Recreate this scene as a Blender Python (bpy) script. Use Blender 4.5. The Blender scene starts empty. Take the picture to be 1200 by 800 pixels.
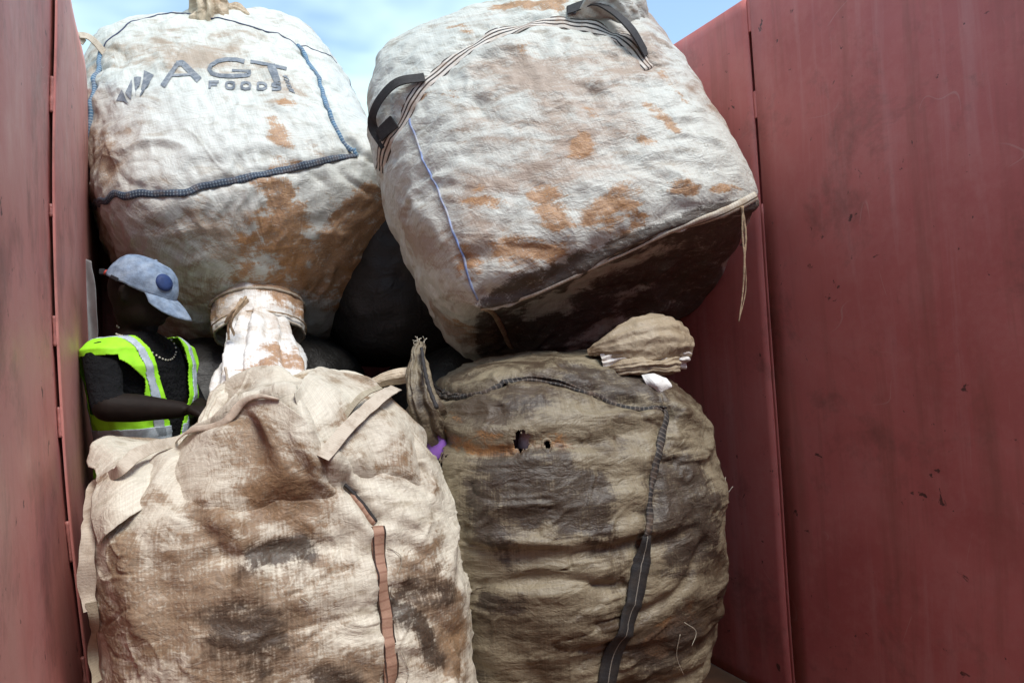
import bpy, bmesh, math, random
import numpy as np
from mathutils import Vector, Matrix
from mathutils.bvhtree import BVHTree

random.seed(7)
SC = bpy.context.scene
COL = SC.collection
rad = math.radians

# ------------------------------------------------------------------ camera
CAM_POS = np.array([0.0, 0.0, 1.15])
YAW, PITCH, ROLL = rad(26.0), rad(1.5), rad(3.3)
FPX = 867.0                       # focal length in pixels of a 1200 px wide picture
_F = np.array([math.sin(YAW)*math.cos(PITCH), math.cos(YAW)*math.cos(PITCH), math.sin(PITCH)])
_R0 = np.cross(_F, [0, 0, 1.0]); _R0 /= np.linalg.norm(_R0)
_U0 = np.cross(_R0, _F)
_U = math.cos(ROLL)*_U0 + math.sin(ROLL)*_R0
_R = math.cos(ROLL)*_R0 - math.sin(ROLL)*_U0
cam = bpy.data.cameras.new('camera')
cam.sensor_width = 36.0
cam.lens = 36.0*FPX/1200.0
cam.clip_start = 0.05
cam.clip_end = 2000.0
cam_ob = bpy.data.objects.new('camera', cam)
COL.objects.link(cam_ob)
M = Matrix(((_R[0], _U[0], -_F[0], CAM_POS[0]),
            (_R[1], _U[1], -_F[1], CAM_POS[1]),
            (_R[2], _U[2], -_F[2], CAM_POS[2]),
            (0, 0, 0, 1)))
cam_ob.matrix_world = M
SC.camera = cam_ob

def ray(px, py):
    v = _F + _R*((px-600.0)/FPX) - _U*((py-400.0)/FPX)
    return v/np.linalg.norm(v)
def atY(px, py, Y):
    v = ray(px, py); return CAM_POS + v*(Y/v[1])

# ------------------------------------------------------------------ world, sun, exposure
SUN_EL, SUN_AZ = rad(57), rad(166)      # azimuth measured clockwise from +Y (north); behind the camera
world = bpy.data.worlds.new('World'); SC.world = world
world.use_nodes = True
wt = world.node_tree; wt.nodes.clear()
def wn(t, **kw):
    n = wt.nodes.new(t)
    for k, v in kw.items(): setattr(n, k, v)
    return n
sky = wn('ShaderNodeTexSky', sky_type='NISHITA', sun_disc=False)
sky.sun_elevation = SUN_EL; sky.sun_rotation = SUN_AZ
sky.air_density = 1.3; sky.dust_density = 0.3; sky.ozone_density = 2.5; sky.altitude = 100
tc = wn('ShaderNodeTexCoord')
mp = wn('ShaderNodeMapping'); mp.inputs['Scale'].default_value = (1.0, 1.0, 2.2)
nz = wn('ShaderNodeTexNoise'); nz.inputs['Scale'].default_value = 2.3; nz.inputs['Detail'].default_value = 4; nz.inputs['Roughness'].default_value = 0.55
nz.inputs['Distortion'].default_value = 0.3
rp = wn('ShaderNodeValToRGB')
rp.color_ramp.elements[0].position = 0.47; rp.color_ramp.elements[0].color = (0.10, 0.10, 0.10, 1)
rp.color_ramp.elements[1].position = 0.66; rp.color_ramp.elements[1].color = (1, 1, 1, 1)
mx = wn('ShaderNodeMix', data_type='RGBA')
mx.inputs[7].default_value = (3.7, 4.9, 4.7, 1)
bg = wn('ShaderNodeBackground'); bg.inputs['Strength'].default_value = 0.13
wo = wn('ShaderNodeOutputWorld')
wl = wt.links.new
wl(tc.outputs['Generated'], mp.inputs['Vector']); wl(mp.outputs['Vector'], nz.inputs['Vector'])
wl(nz.outputs['Fac'], rp.inputs['Fac']); wl(rp.outputs['Color'], mx.inputs[0])
wl(sky.outputs['Color'], mx.inputs[6]); wl(mx.outputs[2], bg.inputs['Color']); wl(bg.outputs['Background'], wo.inputs['Surface'])

sun = bpy.data.lights.new('sun', 'SUN')
sun.energy = 2.0; sun.angle = rad(24); sun.color = (1.0, 0.96, 0.9)
sun_ob = bpy.data.objects.new('sun', sun); COL.objects.link(sun_ob)
sdir = Vector((math.sin(SUN_AZ)*math.cos(SUN_EL), math.cos(SUN_AZ)*math.cos(SUN_EL), math.sin(SUN_EL)))
sun_ob.rotation_euler = sdir.to_track_quat('Z', 'Y').to_euler()
sun_ob.location = sdir*20

vs = SC.view_settings
vs.view_transform = 'Standard'; vs.look = 'None'; vs.gamma = 1.0; vs.use_curve_mapping = False
vs.exposure = 1.0
SC.cycles.max_bounces = 5; SC.cycles.diffuse_bounces = 3; SC.cycles.glossy_bounces = 2

# ------------------------------------------------------------------ helpers
def link(o, parent=None):
    COL.objects.link(o)
    if parent is not None:
        o.parent = parent
        o.matrix_parent_inverse = parent.matrix_world.inverted() if parent.type != 'EMPTY' else Matrix.Translation(-Vector(parent.location))
    return o
def empty(name, loc, label, cat, group=None):
    o = bpy.data.objects.new(name, None); o.location = loc
    o.empty_display_size = 0.1
    COL.objects.link(o)
    o['label'] = label; o['category'] = cat
    if group: o['group'] = group
    return o
def mesh_obj(name, verts, faces, mat, parent=None, smooth=True, uv=None):
    me = bpy.data.meshes.new(name)
    me.from_pydata([tuple(v) for v in verts], [], [tuple(f) for f in faces])
    if smooth:
        me.polygons.foreach_set('use_smooth', [True]*len(me.polygons))
    if uv is not None:
        ul = me.uv_layers.new(name='UVMap')
        li = np.empty(len(me.loops), dtype=np.int32); me.loops.foreach_get('vertex_index', li)
        ul.data.foreach_set('uv', np.asarray(uv, dtype=np.float32)[li].ravel())
    me.materials.append(mat)
    me.update()
    o = bpy.data.objects.new(name, me)
    return link(o, parent)
def tag(o, label, cat, group=None):
    o['label'] = label; o['category'] = cat
    if group: o['group'] = group
    return o
class Waves:
    """smooth gaussian random field as a sum of plane waves"""
    def __init__(s, seed, scale, n=28, aniso=(1, 1, 1)):
        r = np.random.RandomState(seed)
        k = r.normal(size=(n, 3)); k /= np.linalg.norm(k, axis=1)[:, None]
        s.k = k*(2*np.pi/scale)*r.uniform(0.6, 1.4, (n, 1))*np.array(aniso)
        s.p = r.uniform(0, 2*np.pi, n); s.n = n
    def __call__(s, P):
        sh = P.shape[:-1]
        return (np.sin(P.reshape(-1, 3) @ s.k.T + s.p).sum(1)*math.sqrt(2.0/s.n)).reshape(sh)

# ------------------------------------------------------------------ materials
def new_mat(name):
    m = bpy.data.materials.new(name); m.use_nodes = True
    nt = m.node_tree
    return m, nt, nt.nodes['Principled BSDF']
class NB:
    """small node-building helper"""
    def __init__(s, nt): s.nt = nt
    def n(s, t, **kw):
        nd = s.nt.nodes.new(t)
        for k, v in kw.items():
            if k.startswith('i_'): nd.inputs[k[2:]].default_value = v
            else: setattr(nd, k, v)
        return nd
    def l(s, a, b): s.nt.links.new(a, b)
    def coords(s, scale=(1, 1, 1), out='Object', rot=(0, 0, 0)):
        t = s.n('ShaderNodeTexCoord'); m = s.n('ShaderNodeMapping')
        m.inputs['Scale'].default_value = scale; m.inputs['Rotation'].default_value = rot
        s.l(t.outputs[out], m.inputs['Vector']); return m.outputs['Vector']
    def noise(s, vec, scale, detail=6, rough=0.55, dist=0.0, ntype=None):
        n = s.n('ShaderNodeTexNoise')
        n.inputs['Scale'].default_value = scale; n.inputs['Detail'].default_value = detail
        n.inputs['Roughness'].default_value = rough; n.inputs['Distortion'].default_value = dist
        if ntype: n.noise_type = ntype
        s.l(vec, n.inputs['Vector']); return n.outputs['Fac']
    def ramp(s, fac, p0, p1, c0=(0, 0, 0, 1), c1=(1, 1, 1, 1)):
        r = s.n('ShaderNodeValToRGB'); e = r.color_ramp.elements
        e[0].position = p0; e[1].position = p1; e[0].color = c0; e[1].color = c1
        s.l(fac, r.inputs['Fac']); return r.outputs['Color']
    def math(s, op, a, b=None, clamp=False):
        m = s.n('ShaderNodeMath', operation=op); m.use_clamp = clamp
        for i, v in enumerate((a, b)):
            if v is None: continue
            if isinstance(v, (int, float)): m.inputs[i].default_value = v
            else: s.l(v, m.inputs[i])
        return m.outputs[0]
    def mix(s, fac, a, b, blend='MIX'):
        m = s.n('ShaderNodeMix', data_type='RGBA', blend_type=blend)
        for i, v in ((0, fac), (6, a), (7, b)):
            if isinstance(v, (int, float)): m.inputs[i].default_value = v
            elif isinstance(v, tuple): m.inputs[i].default_value = v if len(v) == 4 else (*v, 1)
            else: s.l(v, m.inputs[i])
        return m.outputs[2]
    def bump(s, h, strength, dist, prev=None):
        b = s.n('ShaderNodeBump'); b.inputs['Strength'].default_value = strength; b.inputs['Distance'].default_value = dist
        s.l(h, b.inputs['Height'])
        if prev is not None: s.l(prev, b.inputs['Normal'])
        return b.outputs['Normal']

def simple_mat(name, col, rough=0.7, var=0.25, scale=30.0, metal=0.0, bump=0.15, bdist=0.003, dirt=None):
    m, nt, bs = new_mat(name); b = NB(nt)
    v = b.coords()
    f = b.noise(v, scale, 6, 0.6)
    lo = tuple(c*(1-var) for c in col); hi = tuple(min(1, c*(1+var)) for c in col)
    c = b.mix(b.ramp(f, 0.3, 0.7), lo, hi)
    if dirt:
        g = b.ramp(b.noise(v, scale*0.35, 8, 0.65), 0.45, 0.65)
        c = b.mix(b.math('MULTIPLY', g, dirt[1]), c, dirt[0])
    nt.links.new(c, bs.inputs['Base Color'])
    bs.inputs['Roughness'].default_value = rough; bs.inputs['Metallic'].default_value = metal
    nt.links.new(b.bump(b.noise(v, scale*3, 4, 0.6), bump, bdist), bs.inputs['Normal'])
    return m

def cloth_mat(name, base, brown, brown_amt, seed, thr=0.5, weave=0.5, crease=0.5, grey=0.35, stretch=(1, 1, 1.0)):
    """woven polypropylene. Point attributes hold where it is soiled: 'dirt' R = brown stain, G = rust orange, B = dark stain and painted shade;
    'soil' R = overall grime, G = grey smudges, B = mottling"""
    m, nt, bs = new_mat(name); b = NB(nt)
    m['noise'] = (seed, thr, *stretch)
    at = b.n('ShaderNodeAttribute', attribute_name='dirt')
    sp = b.n('ShaderNodeSeparateColor'); b.l(at.outputs['Color'], sp.inputs[0])
    a2 = b.n('ShaderNodeAttribute', attribute_name='soil')
    s2 = b.n('ShaderNodeSeparateColor'); b.l(a2.outputs['Color'], s2.inputs[0])
    ob = b.coords(stretch)
    n1 = b.noise(ob, 12.0, 3, 0.55, 0.7); n2 = b.noise(b.coords((1.0, 1.0, 1.5), rot=(0.4, 0.6, 0.2)), 31.0, 3, 0.6, 0.6)
    gr = b.noise(ob, 150.0, 3, 0.7)
    h1 = b.math('ABSOLUTE', b.math('SUBTRACT', n1, 0.5)); h2 = b.math('ABSOLUTE', b.math('SUBTRACT', n2, 0.5))
    w1 = b.noise(b.coords((230, 7, 1), 'UV'), 1.0, 0, 0.5); w2 = b.noise(b.coords((7, 230, 1), 'UV'), 1.0, 0, 0.5)
    weav = b.math('ADD', w1, w2)
    jit = b.math('ADD', b.math('MULTIPLY', b.math('SUBTRACT', gr, 0.5), 0.9), b.math('ADD', b.math('MULTIPLY', b.math('SUBTRACT', n2, 0.5), 0.9), b.math('MULTIPLY', b.math('SUBTRACT', weav, 1.0), 0.25)))
    def crisp(m_, lo, hi, k=1.0):
        return b.ramp(b.math('ADD', m_, b.math('MULTIPLY', jit, k)), lo, hi)
    # grime held in the crease lines, where the cloth is soiled at all
    lines = b.math('ADD', b.math('MULTIPLY', b.ramp(h1, 0.0, 0.028, (1, 1, 1, 1), (0, 0, 0, 1)), 0.55), b.math('MULTIPLY', b.ramp(h2, 0.0, 0.03, (1, 1, 1, 1), (0, 0, 0, 1)), 0.40))
    gcol = tuple(c*f for c, f in zip(base, (0.60, 0.57, 0.51)))
    tint = b.mix(b.math('MULTIPLY', crisp(s2.outputs[1], 0.25, 0.85, 0.8), grey), base, gcol)
    wash = b.math('ADD', b.math('MULTIPLY', s2.outputs[0], 0.55), b.math('MULTIPLY', crisp(s2.outputs[0], 0.35, 0.85), 0.45))
    wash = b.math('ADD', wash, b.math('MULTIPLY', lines, b.math('ADD', b.math('MULTIPLY', s2.outputs[0], 0.5), 0.10)), True)
    c = b.mix(b.math('MULTIPLY', wash, brown_amt), tint, brown)
    def stain(ch, k, dark, light):
        m_ = b.math('MULTIPLY', b.math('ADD', b.math('MULTIPLY', crisp(sp.outputs[ch], 0.26, 0.86, 1.75), 0.85), b.math('MULTIPLY', sp.outputs[ch], 0.15)), b.ramp(sp.outputs[ch], 0.02, 0.30))
        return b.math('MULTIPLY', m_, k), b.mix(b.ramp(gr, 0.3, 0.7), dark, light)
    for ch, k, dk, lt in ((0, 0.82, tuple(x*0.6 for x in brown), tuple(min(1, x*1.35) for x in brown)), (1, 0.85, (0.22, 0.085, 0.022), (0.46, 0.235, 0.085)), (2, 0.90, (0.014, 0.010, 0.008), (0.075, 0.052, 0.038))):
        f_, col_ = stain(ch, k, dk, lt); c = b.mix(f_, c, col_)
    c = b.mix(b.math('MULTIPLY', b.ramp(weav, 0.95, 1.25), 0.13), c, tuple(x*0.5 for x in brown))
    b.l(c, bs.inputs['Base Color'])
    bs.inputs['Roughness'].default_value = 0.54
    bs.inputs['Specular IOR Level'].default_value = 0.4
    hh = b.math('ADD', b.math('MULTIPLY', h1, 1.1*crease*2), b.math('ADD', b.math('MULTIPLY', h2, 0.55*crease*2), b.math('MULTIPLY', weav, weave*0.05)))
    b.l(b.bump(hh, 0.7, 0.0115), bs.inputs['Normal'])
    return m
_perm = np.random.RandomState(42).permutation(256).astype(np.int32); _perm = np.concatenate([_perm, _perm])
_grad = np.random.RandomState(43).normal(size=(256, 3)).astype(np.float32); _grad /= np.linalg.norm(_grad, axis=1)[:, None]
def perlin(P):
    P = P.astype(np.float32); I = np.floor(P).astype(np.int32); f = P-I; I &= 255
    u = f*f*f*(f*(f*6-15)+10); out = np.zeros(len(P), np.float32)
    for dx in (0, 1):
        a = _perm[I[:, 0]+dx]; wx = u[:, 0] if dx else 1-u[:, 0]
        for dy in (0, 1):
            c = _perm[(a+I[:, 1]+dy) & 255]; wy = wx*(u[:, 1] if dy else 1-u[:, 1])
            for dz in (0, 1):
                g = _grad[_perm[(c+I[:, 2]+dz) & 255]]
                w = wy*(u[:, 2] if dz else 1-u[:, 2])
                out += w*(g[:, 0]*(f[:, 0]-dx)+g[:, 1]*(f[:, 1]-dy)+g[:, 2]*(f[:, 2]-dz))
    return out*1.5
def fbm(P, scale, octs, rough, seed=0):
    t = 0; a = 1.0; tot = 0
    for k in range(octs):
        t = t + a*perlin(P*(scale*2.0**k) + 17.3*seed + 5.7*k); tot += a*a; a *= rough
    return t/math.sqrt(tot)            # about unit-free, mean 0, spread about 0.35
def ramp01(x, a, c): return ((x-a)/(c-a)).clip(0, 1)
def soil_attributes(o, mat, stains, base_dark=None):
    """write the 'dirt' and 'soil' attributes for a cloth mesh, painted underside shade included; stains = (channel, points, radius, amount)"""
    n = len(o.data.vertices); V = np.empty(n*3, np.float32); o.data.vertices.foreach_get('co', V); V = V.reshape(-1, 3)
    nt_, V_all = n, V
    vis = np.ones(n, bool)
    if n > 60000:                                   # the far side of a big bag stays plain
        nr_ = np.empty(n*3, np.float32); o.data.vertices.foreach_get('normal', nr_); d_ = V-CAM_POS.astype(np.float32)
        vis = (nr_.reshape(-1, 3)*d_).sum(1) < 0.45*np.linalg.norm(d_, axis=1)
    V = V[vis]; n = len(V)
    seed, thr, sx, sy, sz = mat['noise']
    Q = V*np.array([sx, sy, sz], np.float32)
    warp = np.stack([fbm(Q, 6, 1, 0.5, seed+i) for i in (31, 37, 41)], -1)*0.05
    Q = Q+warp
    big = fbm(Q, 2.6, 2, 0.6, seed); mid = fbm(Q, 11, 4, 0.62, seed+3)
    strk = fbm(Q*np.array([0.22, 0.22, 1.0], np.float32)+0.3*warp, 34, 3, 0.75, seed+9)          # rubbed streaks
    dia = fbm((Q @ np.array([[0.85, 0.2, 0.5], [-0.1, 0.9, 0.2], [-0.5, -0.1, 0.85]], np.float32))*np.array([0.25, 0.25, 1.0], np.float32), 30, 3, 0.72, seed+13)
    g = 0.62*big+0.16*mid+0.20*strk+0.14*dia
    soil = np.zeros((n, 4), np.float32); soil[:, 3] = 1
    t = (thr-0.5)*2.0
    soil[:, 0] = (ramp01(g, t-0.10, t+0.42)).clip(0, 1)
    soil[:, 1] = (ramp01(0.15*mid+0.5*strk+0.5*dia, 0.06, 0.46)).clip(0, 1); soil[:, 2] = 0.5
    brk = 0.45*mid+0.45*strk+0.35*dia
    dirt = np.zeros((n, 4), np.float32); dirt[:, 3] = 1
    for ch, pts, r, amt in stains:
        d = dist_to(V+warp*0.8, pts, 2.2*r)
        dirt[:, ch] = np.maximum(dirt[:, ch], 1.25*amt*np.exp(-(d/r)**2))
    if base_dark is not None: dirt[:, 2] = np.maximum(dirt[:, 2], base_dark(V))  # underside shade goes into the dark channel
    for ch, (lo, hi, edge) in enumerate(((0.12, 0.85, 0.9), (0.18, 0.75, 1.2), (0.14, 0.85, 0.9))):
        m_ = dirt[:, ch]
        dirt[:, ch] = ramp01(m_ + brk*edge*(0.25+0.75*m_)*(m_ > 0.03), lo, hi)
    full = []
    for arr in (dirt, soil):
        f_ = np.zeros((nt_, 4), np.float32); f_[:, 3] = 1; f_[:, 2] = 0.5 if arr is soil else 0; f_[vis] = arr; full.append(f_)
    dirt, soil = full
    for nm, arr in (('dirt', dirt), ('soil', soil)):
        ca = o.data.color_attributes.new(nm, 'FLOAT_COLOR', 'POINT'); ca.data.foreach_set('color', arr.ravel())

def paint_mat(name, dust=0.0):
    m, nt, bs = new_mat(name); b = NB(nt)
    v = b.coords()
    big = b.noise(v, 1.3, 4, 0.62, 0.4); mid = b.noise(v, 6.5, 5, 0.68, 0.4); fine = b.noise(v, 40, 4, 0.7)
    c = b.mix(b.ramp(big, 0.3, 0.72), (0.41, 0.092, 0.084), (0.60, 0.165, 0.150))
    c = b.mix(b.math('MULTIPLY', b.ramp(b.math('ADD', b.math('MULTIPLY', mid, 0.6), b.math('MULTIPLY', fine, 0.4)), 0.46, 0.66), 0.45), c, (0.55, 0.205, 0.180))
    st = b.noise(b.coords((13, 13, 0.8)), 1.0, 5, 0.64, 0.3)             # streaks running down
    c = b.mix(b.math('MULTIPLY', b.ramp(st, 0.52, 0.70), 0.55), c, (0.26, 0.078, 0.056))
    c = b.mix(b.math('MULTIPLY', b.ramp(st, 0.30, 0.44, (1, 1, 1, 1), (0, 0, 0, 1)), 0.35), c, (0.58, 0.29, 0.27))
    if dust: c = b.mix(b.math('MULTIPLY', b.ramp(big, 0.25, 0.7), dust), c, (0.56, 0.30, 0.25))
    gm = b.noise(v, 3.1, 6, 0.74, 0.25)                                     # grime patches
    c = b.mix(b.math('MULTIPLY', b.ramp(gm, 0.525, 0.70), 0.55), c, (0.115, 0.060, 0.045))
    chn = b.math('ADD', b.math('MULTIPLY', b.noise(v, 19, 4, 0.6, 0.5), 0.8), b.math('MULTIPLY', fine, 0.2))
    chips = b.ramp(chn, 0.645, 0.67)
    c = b.mix(b.math('MULTIPLY', chips, 0.85), c, (0.05, 0.026, 0.022))
    for k, (sc, rt, cut) in enumerate((((2.0, 2.0, 5.0), (0.3, 0.2, 0.4), 0.0018), ((5.0, 5.0, 1.5), (0.1, 0.5, 1.0), 0.0015))):
        ns = b.noise(b.coords(sc, rot=rt), 1.0, 1, 0.4, 0.3)               # thin pale scratches
        line = b.math('LESS_THAN', b.math('ABSOLUTE', b.math('SUBTRACT', ns, 0.5+0.03*k)), cut)
        gate = b.ramp(b.noise(v, 4.0+3*k, 2, 0.5), 0.58, 0.64)
        c = b.mix(b.math('MULTIPLY', b.math('MULTIPLY', line, gate), 0.28), c, (0.55, 0.36, 0.32))
    b.l(c, bs.inputs['Base Color'])
    b.l(b.ramp(mid, 0.3, 0.7, (0.42, 0.42, 0.42, 1), (0.66, 0.66, 0.66, 1)), bs.inputs['Roughness'])
    h = b.math('SUBTRACT', b.math('ADD', b.math('MULTIPLY', mid, 0.5), b.math('MULTIPLY', fine, 0.25)), b.math('MULTIPLY', chips, 0.15))
    b.l(b.bump(h, 0.35, 0.006), bs.inputs['Normal'])
    return m

MAT = {}
MAT['paint'] = paint_mat('red_paint', 0.10)
MAT['paint_dusty'] = paint_mat('dusty_red_paint', 0.8)
MAT['weld'] = simple_mat('painted_weld', (0.34, 0.13, 0.11), 0.55, 0.3, 60, bump=0.4)
MAT['rail'] = simple_mat('rail_paint', (0.22, 0.06, 0.06), 0.55, 0.35, 14, dirt=((0.07, 0.035, 0.025), 0.8))
MAT['floor'] = simple_mat('bed_floor', (0.17, 0.075, 0.035), 0.85, 0.5, 9, dirt=((0.07, 0.04, 0.025), 0.7))
MAT['earth'] = simple_mat('earth', (0.24, 0.15, 0.09), 0.95, 0.3, 0.6, dirt=((0.13, 0.09, 0.06), 0.6))

# ------------------------------------------------------------------ setting: ground, cargo body
XL, XR = -0.21, 1.84
WALL_TOP, Y0, Y1 = 2.315, -2.4, 4.0
g = mesh_obj('ground', [(-600, -600, -0.21), (600, -600, -0.21), (600, 600, -0.21), (-600, 600, -0.21)], [(0, 1, 2, 3)], MAT['earth'], smooth=False)
g['kind'] = 'structure'

body = empty('cargo_body', ((XL+XR)/2, 1.5, -0.1), 'open-topped dark red steel cargo body enclosing the bags', 'cargo body')

def wall_panel(name, x_of, ya, yb, thick, out, mat='paint', top=WALL_TOP, bot=-0.02, ny=70, nz=60):
    """dented steel sheet: inner face x_of(y,z), 'out' = -1 or +1 is the outward direction"""
    ys = np.linspace(ya, yb, ny); zs = np.linspace(bot, top, nz)
    Yg, Zg = np.meshgrid(ys, zs, indexing='ij')
    Xg = x_of(Yg, Zg)
    inner = np.stack([Xg, Yg, Zg], -1).reshape(-1, 3)
    outer = np.stack([Xg+out*thick, Yg, Zg], -1).reshape(-1, 3)
    V = np.vstack([inner, outer]); N = ny*nz
    F = []
    def idx(i, j): return i*nz+j
    for i in range(ny-1):
        for j in range(nz-1):
            q = (idx(i, j), idx(i+1, j), idx(i+1, j+1), idx(i, j+1))
            F.append(q if out > 0 else q[::-1])
            F.append(tuple(N+k for k in (q[::-1] if out > 0 else q)))
    rim = [idx(i, 0) for i in range(ny)] + [idx(ny-1, j) for j in range(1, nz)] + [idx(i, nz-1) for i in range(ny-2, -1, -1)] + [idx(0, j) for j in range(nz-2, 0, -1)]
    for a, c in zip(rim, rim[1:]+rim[:1]):
        q = (a, N+a, N+c, c)
        F.append(q if out > 0 else q[::-1])
    o = mesh_obj(name, V, F, MAT[mat], body)
    for p in o.data.polygons:
        if p.index >= 2*(ny-1)*(nz-1): p.use_smooth = False
    return o

wl_noise = Waves(3, 0.9, aniso=(0, 1, 0.8)); wr_noise = Waves(5, 1.1, aniso=(0, 1, 0.8))
def left_x(y, z):
    P = np.stack([np.zeros_like(y), y, z], -1)
    bulge = 0.026*np.exp(-((z-2.25)/0.45)**2) + 0.034*np.exp(-((z-0.2)/0.45)**2)   # sheet pushed inward at top and bottom
    fade = np.exp(-((y-2.2)/1.2)**2)
    return XL + bulge*fade + 0.0035*wl_noise(P)
def right_x(y, z):
    P = np.stack([np.zeros_like(y), y, z], -1)
    return XR + 0.009*wr_noise(P)
SEAM_L, SEAM_R = 2.10, 1.825
wall_panel('side_panel', left_x, Y0, SEAM_L+0.9, 0.004, -1, 'paint_dusty')
wall_panel('side_panel', lambda y, z: left_x(y, z)+0.0125, SEAM_L, Y1, 0.004, -1, 'paint_dusty')
wall_panel('side_panel', right_x, Y0, SEAM_R-0.013, 0.004, 1)
wall_panel('side_panel', lambda y, z: right_x(y, z)-0.0015, SEAM_R, Y1, 0.004, 1)
for yy in (Y1-0.02, Y0+0.02):
    ep = wall_panel('end_panel', lambda y, z: y*0, XL, XR, 0.004, 1, top=WALL_TOP-0.05)
    for v in ep.data.vertices:
        x, y, z = v.co; v.co = (y, yy+x, z)
def tube(pts, radii, n=8, closed=True):
    """tube mesh along pts"""
    pts = np.asarray(pts, float); m = len(pts)
    radii = np.broadcast_to(np.asarray(radii, float), (m,)) if np.ndim(radii) < 2 else radii
    T = np.gradient(pts, axis=0); T /= np.linalg.norm(T, axis=1)[:, None]+1e-12
    ref = np.array([0.3, 0.2, 0.93]) if abs(T[0][2]) < 0.8 else np.array([0.9, 0.3, 0.1])
    V = []; nrm = None
    for i in range(m):
        nrm = np.cross(T[i], ref) if nrm is None else nrm - T[i]*np.dot(nrm, T[i])
        nrm = nrm/(np.linalg.norm(nrm)+1e-12)
        bn = np.cross(T[i], nrm)
        for k in range(n):
            a = 2*math.pi*k/n
            V.append(pts[i] + radii[i]*(math.cos(a)*nrm+math.sin(a)*bn))
    F = [(i*n+k, i*n+(k+1) % n, (i+1)*n+(k+1) % n, (i+1)*n+k) for i in range(m-1) for k in range(n)]
    F.append(tuple(range(n))[::-1]); F.append(tuple((m-1)*n+k for k in range(n)))
    return V, F
def weld_run(x_of, y, z0, z1, dx, k=1.0, name='weld_bead'):
    zs = np.linspace(z0, z1, max(4, int((z1-z0)/0.006)))
    P = np.array([[float(x_of(np.array(y), np.array(z)))+dx, y+0.0015, z] for z in zs])
    r = 0.0050 + 0.0008*np.sin(zs*900) + 0.0006*np.random.RandomState(int(z0*1000)+5).normal(size=len(zs))
    V, F = tube(P, r*k, 8)
    return mesh_obj(name, V, F, MAT['weld'], body)
# left seam: open slots between the stitch welds
def zpix(px, py, X):
    v = ray(px, py); return float((CAM_POS + v*(X/v[0]))[2])
slotsL = sorted([(zpix(57, a, XL), zpix(57, c, XL)) for a, c in ((105, 0), (238, 141), (366, 252))] + [(zpix(63, 478, XL), zpix(60, 404, XL)), (zpix(77, 605, XL), zpix(68, 513, XL)), (zpix(95, 722, XL), zpix(83, 643, XL))])
z = 0.0
for a, c in slotsL + [(WALL_TOP-0.01, WALL_TOP)]:
    if a > z+0.02: weld_run(left_x, SEAM_L, z, a, 0.0050, 0.8)
    z = c
slotsR = sorted([(zpix(880, 110, XR), zpix(868, 45, XR)), (zpix(898, 238, XR), zpix(884, 140, XR))])
z = 0.0
for a, c in slotsR + [(WALL_TOP-0.01, WALL_TOP)]:
    if a > z+0.02: wall_panel('weld_strip', right_x, SEAM_R-0.0128, SEAM_R-0.0002, 0.004, 1, 'paint', a, z, 3, 40)
    z = c
def box(name, lo, hi, mat, parent, bev=0.006):
    bm = bmesh.new(); bmesh.ops.create_cube(bm, size=1.0)
    for v in bm.verts: v.co = Vector([(l+h)/2 + c*(h-l) for l, h, c in zip(lo, hi, v.co)])
    if bev: bmesh.ops.bevel(bm, geom=list(bm.edges), offset=bev, segments=2, affect='EDGES')
    me = bpy.data.meshes.new(name); bm.to_mesh(me); bm.free(); me.materials.append(mat)
    o = bpy.data.objects.new(name, me); return link(o, parent)
box('slot_backing', (XR+0.03, SEAM_R-0.06, -0.02), (XR+0.10, SEAM_R+0.06, WALL_TOP-0.08), MAT['rail'], body)  # added behind the open slots to keep outside light out
for yy in (SEAM_R-0.058, SEAM_R+0.050): box('slot_backing', (XR+0.018, yy, -0.02), (XR+0.029, yy+0.008, WALL_TOP-0.08), MAT['rail'], body, 0.001)
box('top_rail', (XR+0.012, Y0, WALL_TOP-0.07), (XR+0.07, Y1, WALL_TOP+0.012), MAT['rail'], body)
box('top_rail', (XL-0.09, Y0, WALL_TOP-0.07), (XL-0.03, Y1, WALL_TOP-0.004), MAT['rail'], body)
nfl = 7
for k in range(nfl):
    a = XL-0.05 + (XR-XL+0.1)*k/nfl; c = XL-0.05 + (XR-XL+0.1)*(k+1)/nfl
    box('floor_plank', (a+0.003, Y0, -0.06), (c-0.003, Y1, -0.022 + 0.003*(k % 2)), MAT['floor'], body, 0.004)
for yy in (-0.6, 1.2, 3.0):
    box('cross_member', (XL-0.05, yy, -0.2), (XR+0.05, yy+0.12, -0.064), MAT['rail'], body)

# ------------------------------------------------------------------ bulk bags: shape + wrinkle relaxation
def rot(ax, a):
    return np.array(Matrix.Rotation(a, 3, ax))
def resample_closed(pts, w, n):
    """closed polyline -> n points, spacing inversely proportional to weight"""
    seg = np.linalg.norm(np.diff(np.vstack([pts, pts[:1]]), axis=0), axis=1)*w
    s = np.concatenate([[0], np.cumsum(seg)]); L = s[-1]
    q = np.arange(n)/n*L
    P = np.vstack([pts, pts[:1]])
    return np.stack([np.interp(q, s, P[:, k]) for k in range(pts.shape[1])], -1)
def grid_normals(P):
    du = np.roll(P, -1, 1)-np.roll(P, 1, 1)
    dv = np.gradient(P, axis=0)
    n = np.cross(du, dv); n /= np.linalg.norm(n, axis=-1, keepdims=True)+1e-12
    return n
def upsample(D, nv, nt):
    h, w = D.shape[:2]
    vi = np.linspace(0, h-1, nv); i0 = np.minimum(vi.astype(int), h-2); fv = (vi-i0)[:, None, None]
    A = D[i0]*(1-fv)+D[i0+1]*fv
    ti = np.arange(nt)*w/nt; j0 = ti.astype(int) % w; ft = (ti-ti.astype(int))[None, :, None]
    return A[:, j0]*(1-ft)+A[:, (j0+1) % w]*ft
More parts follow.
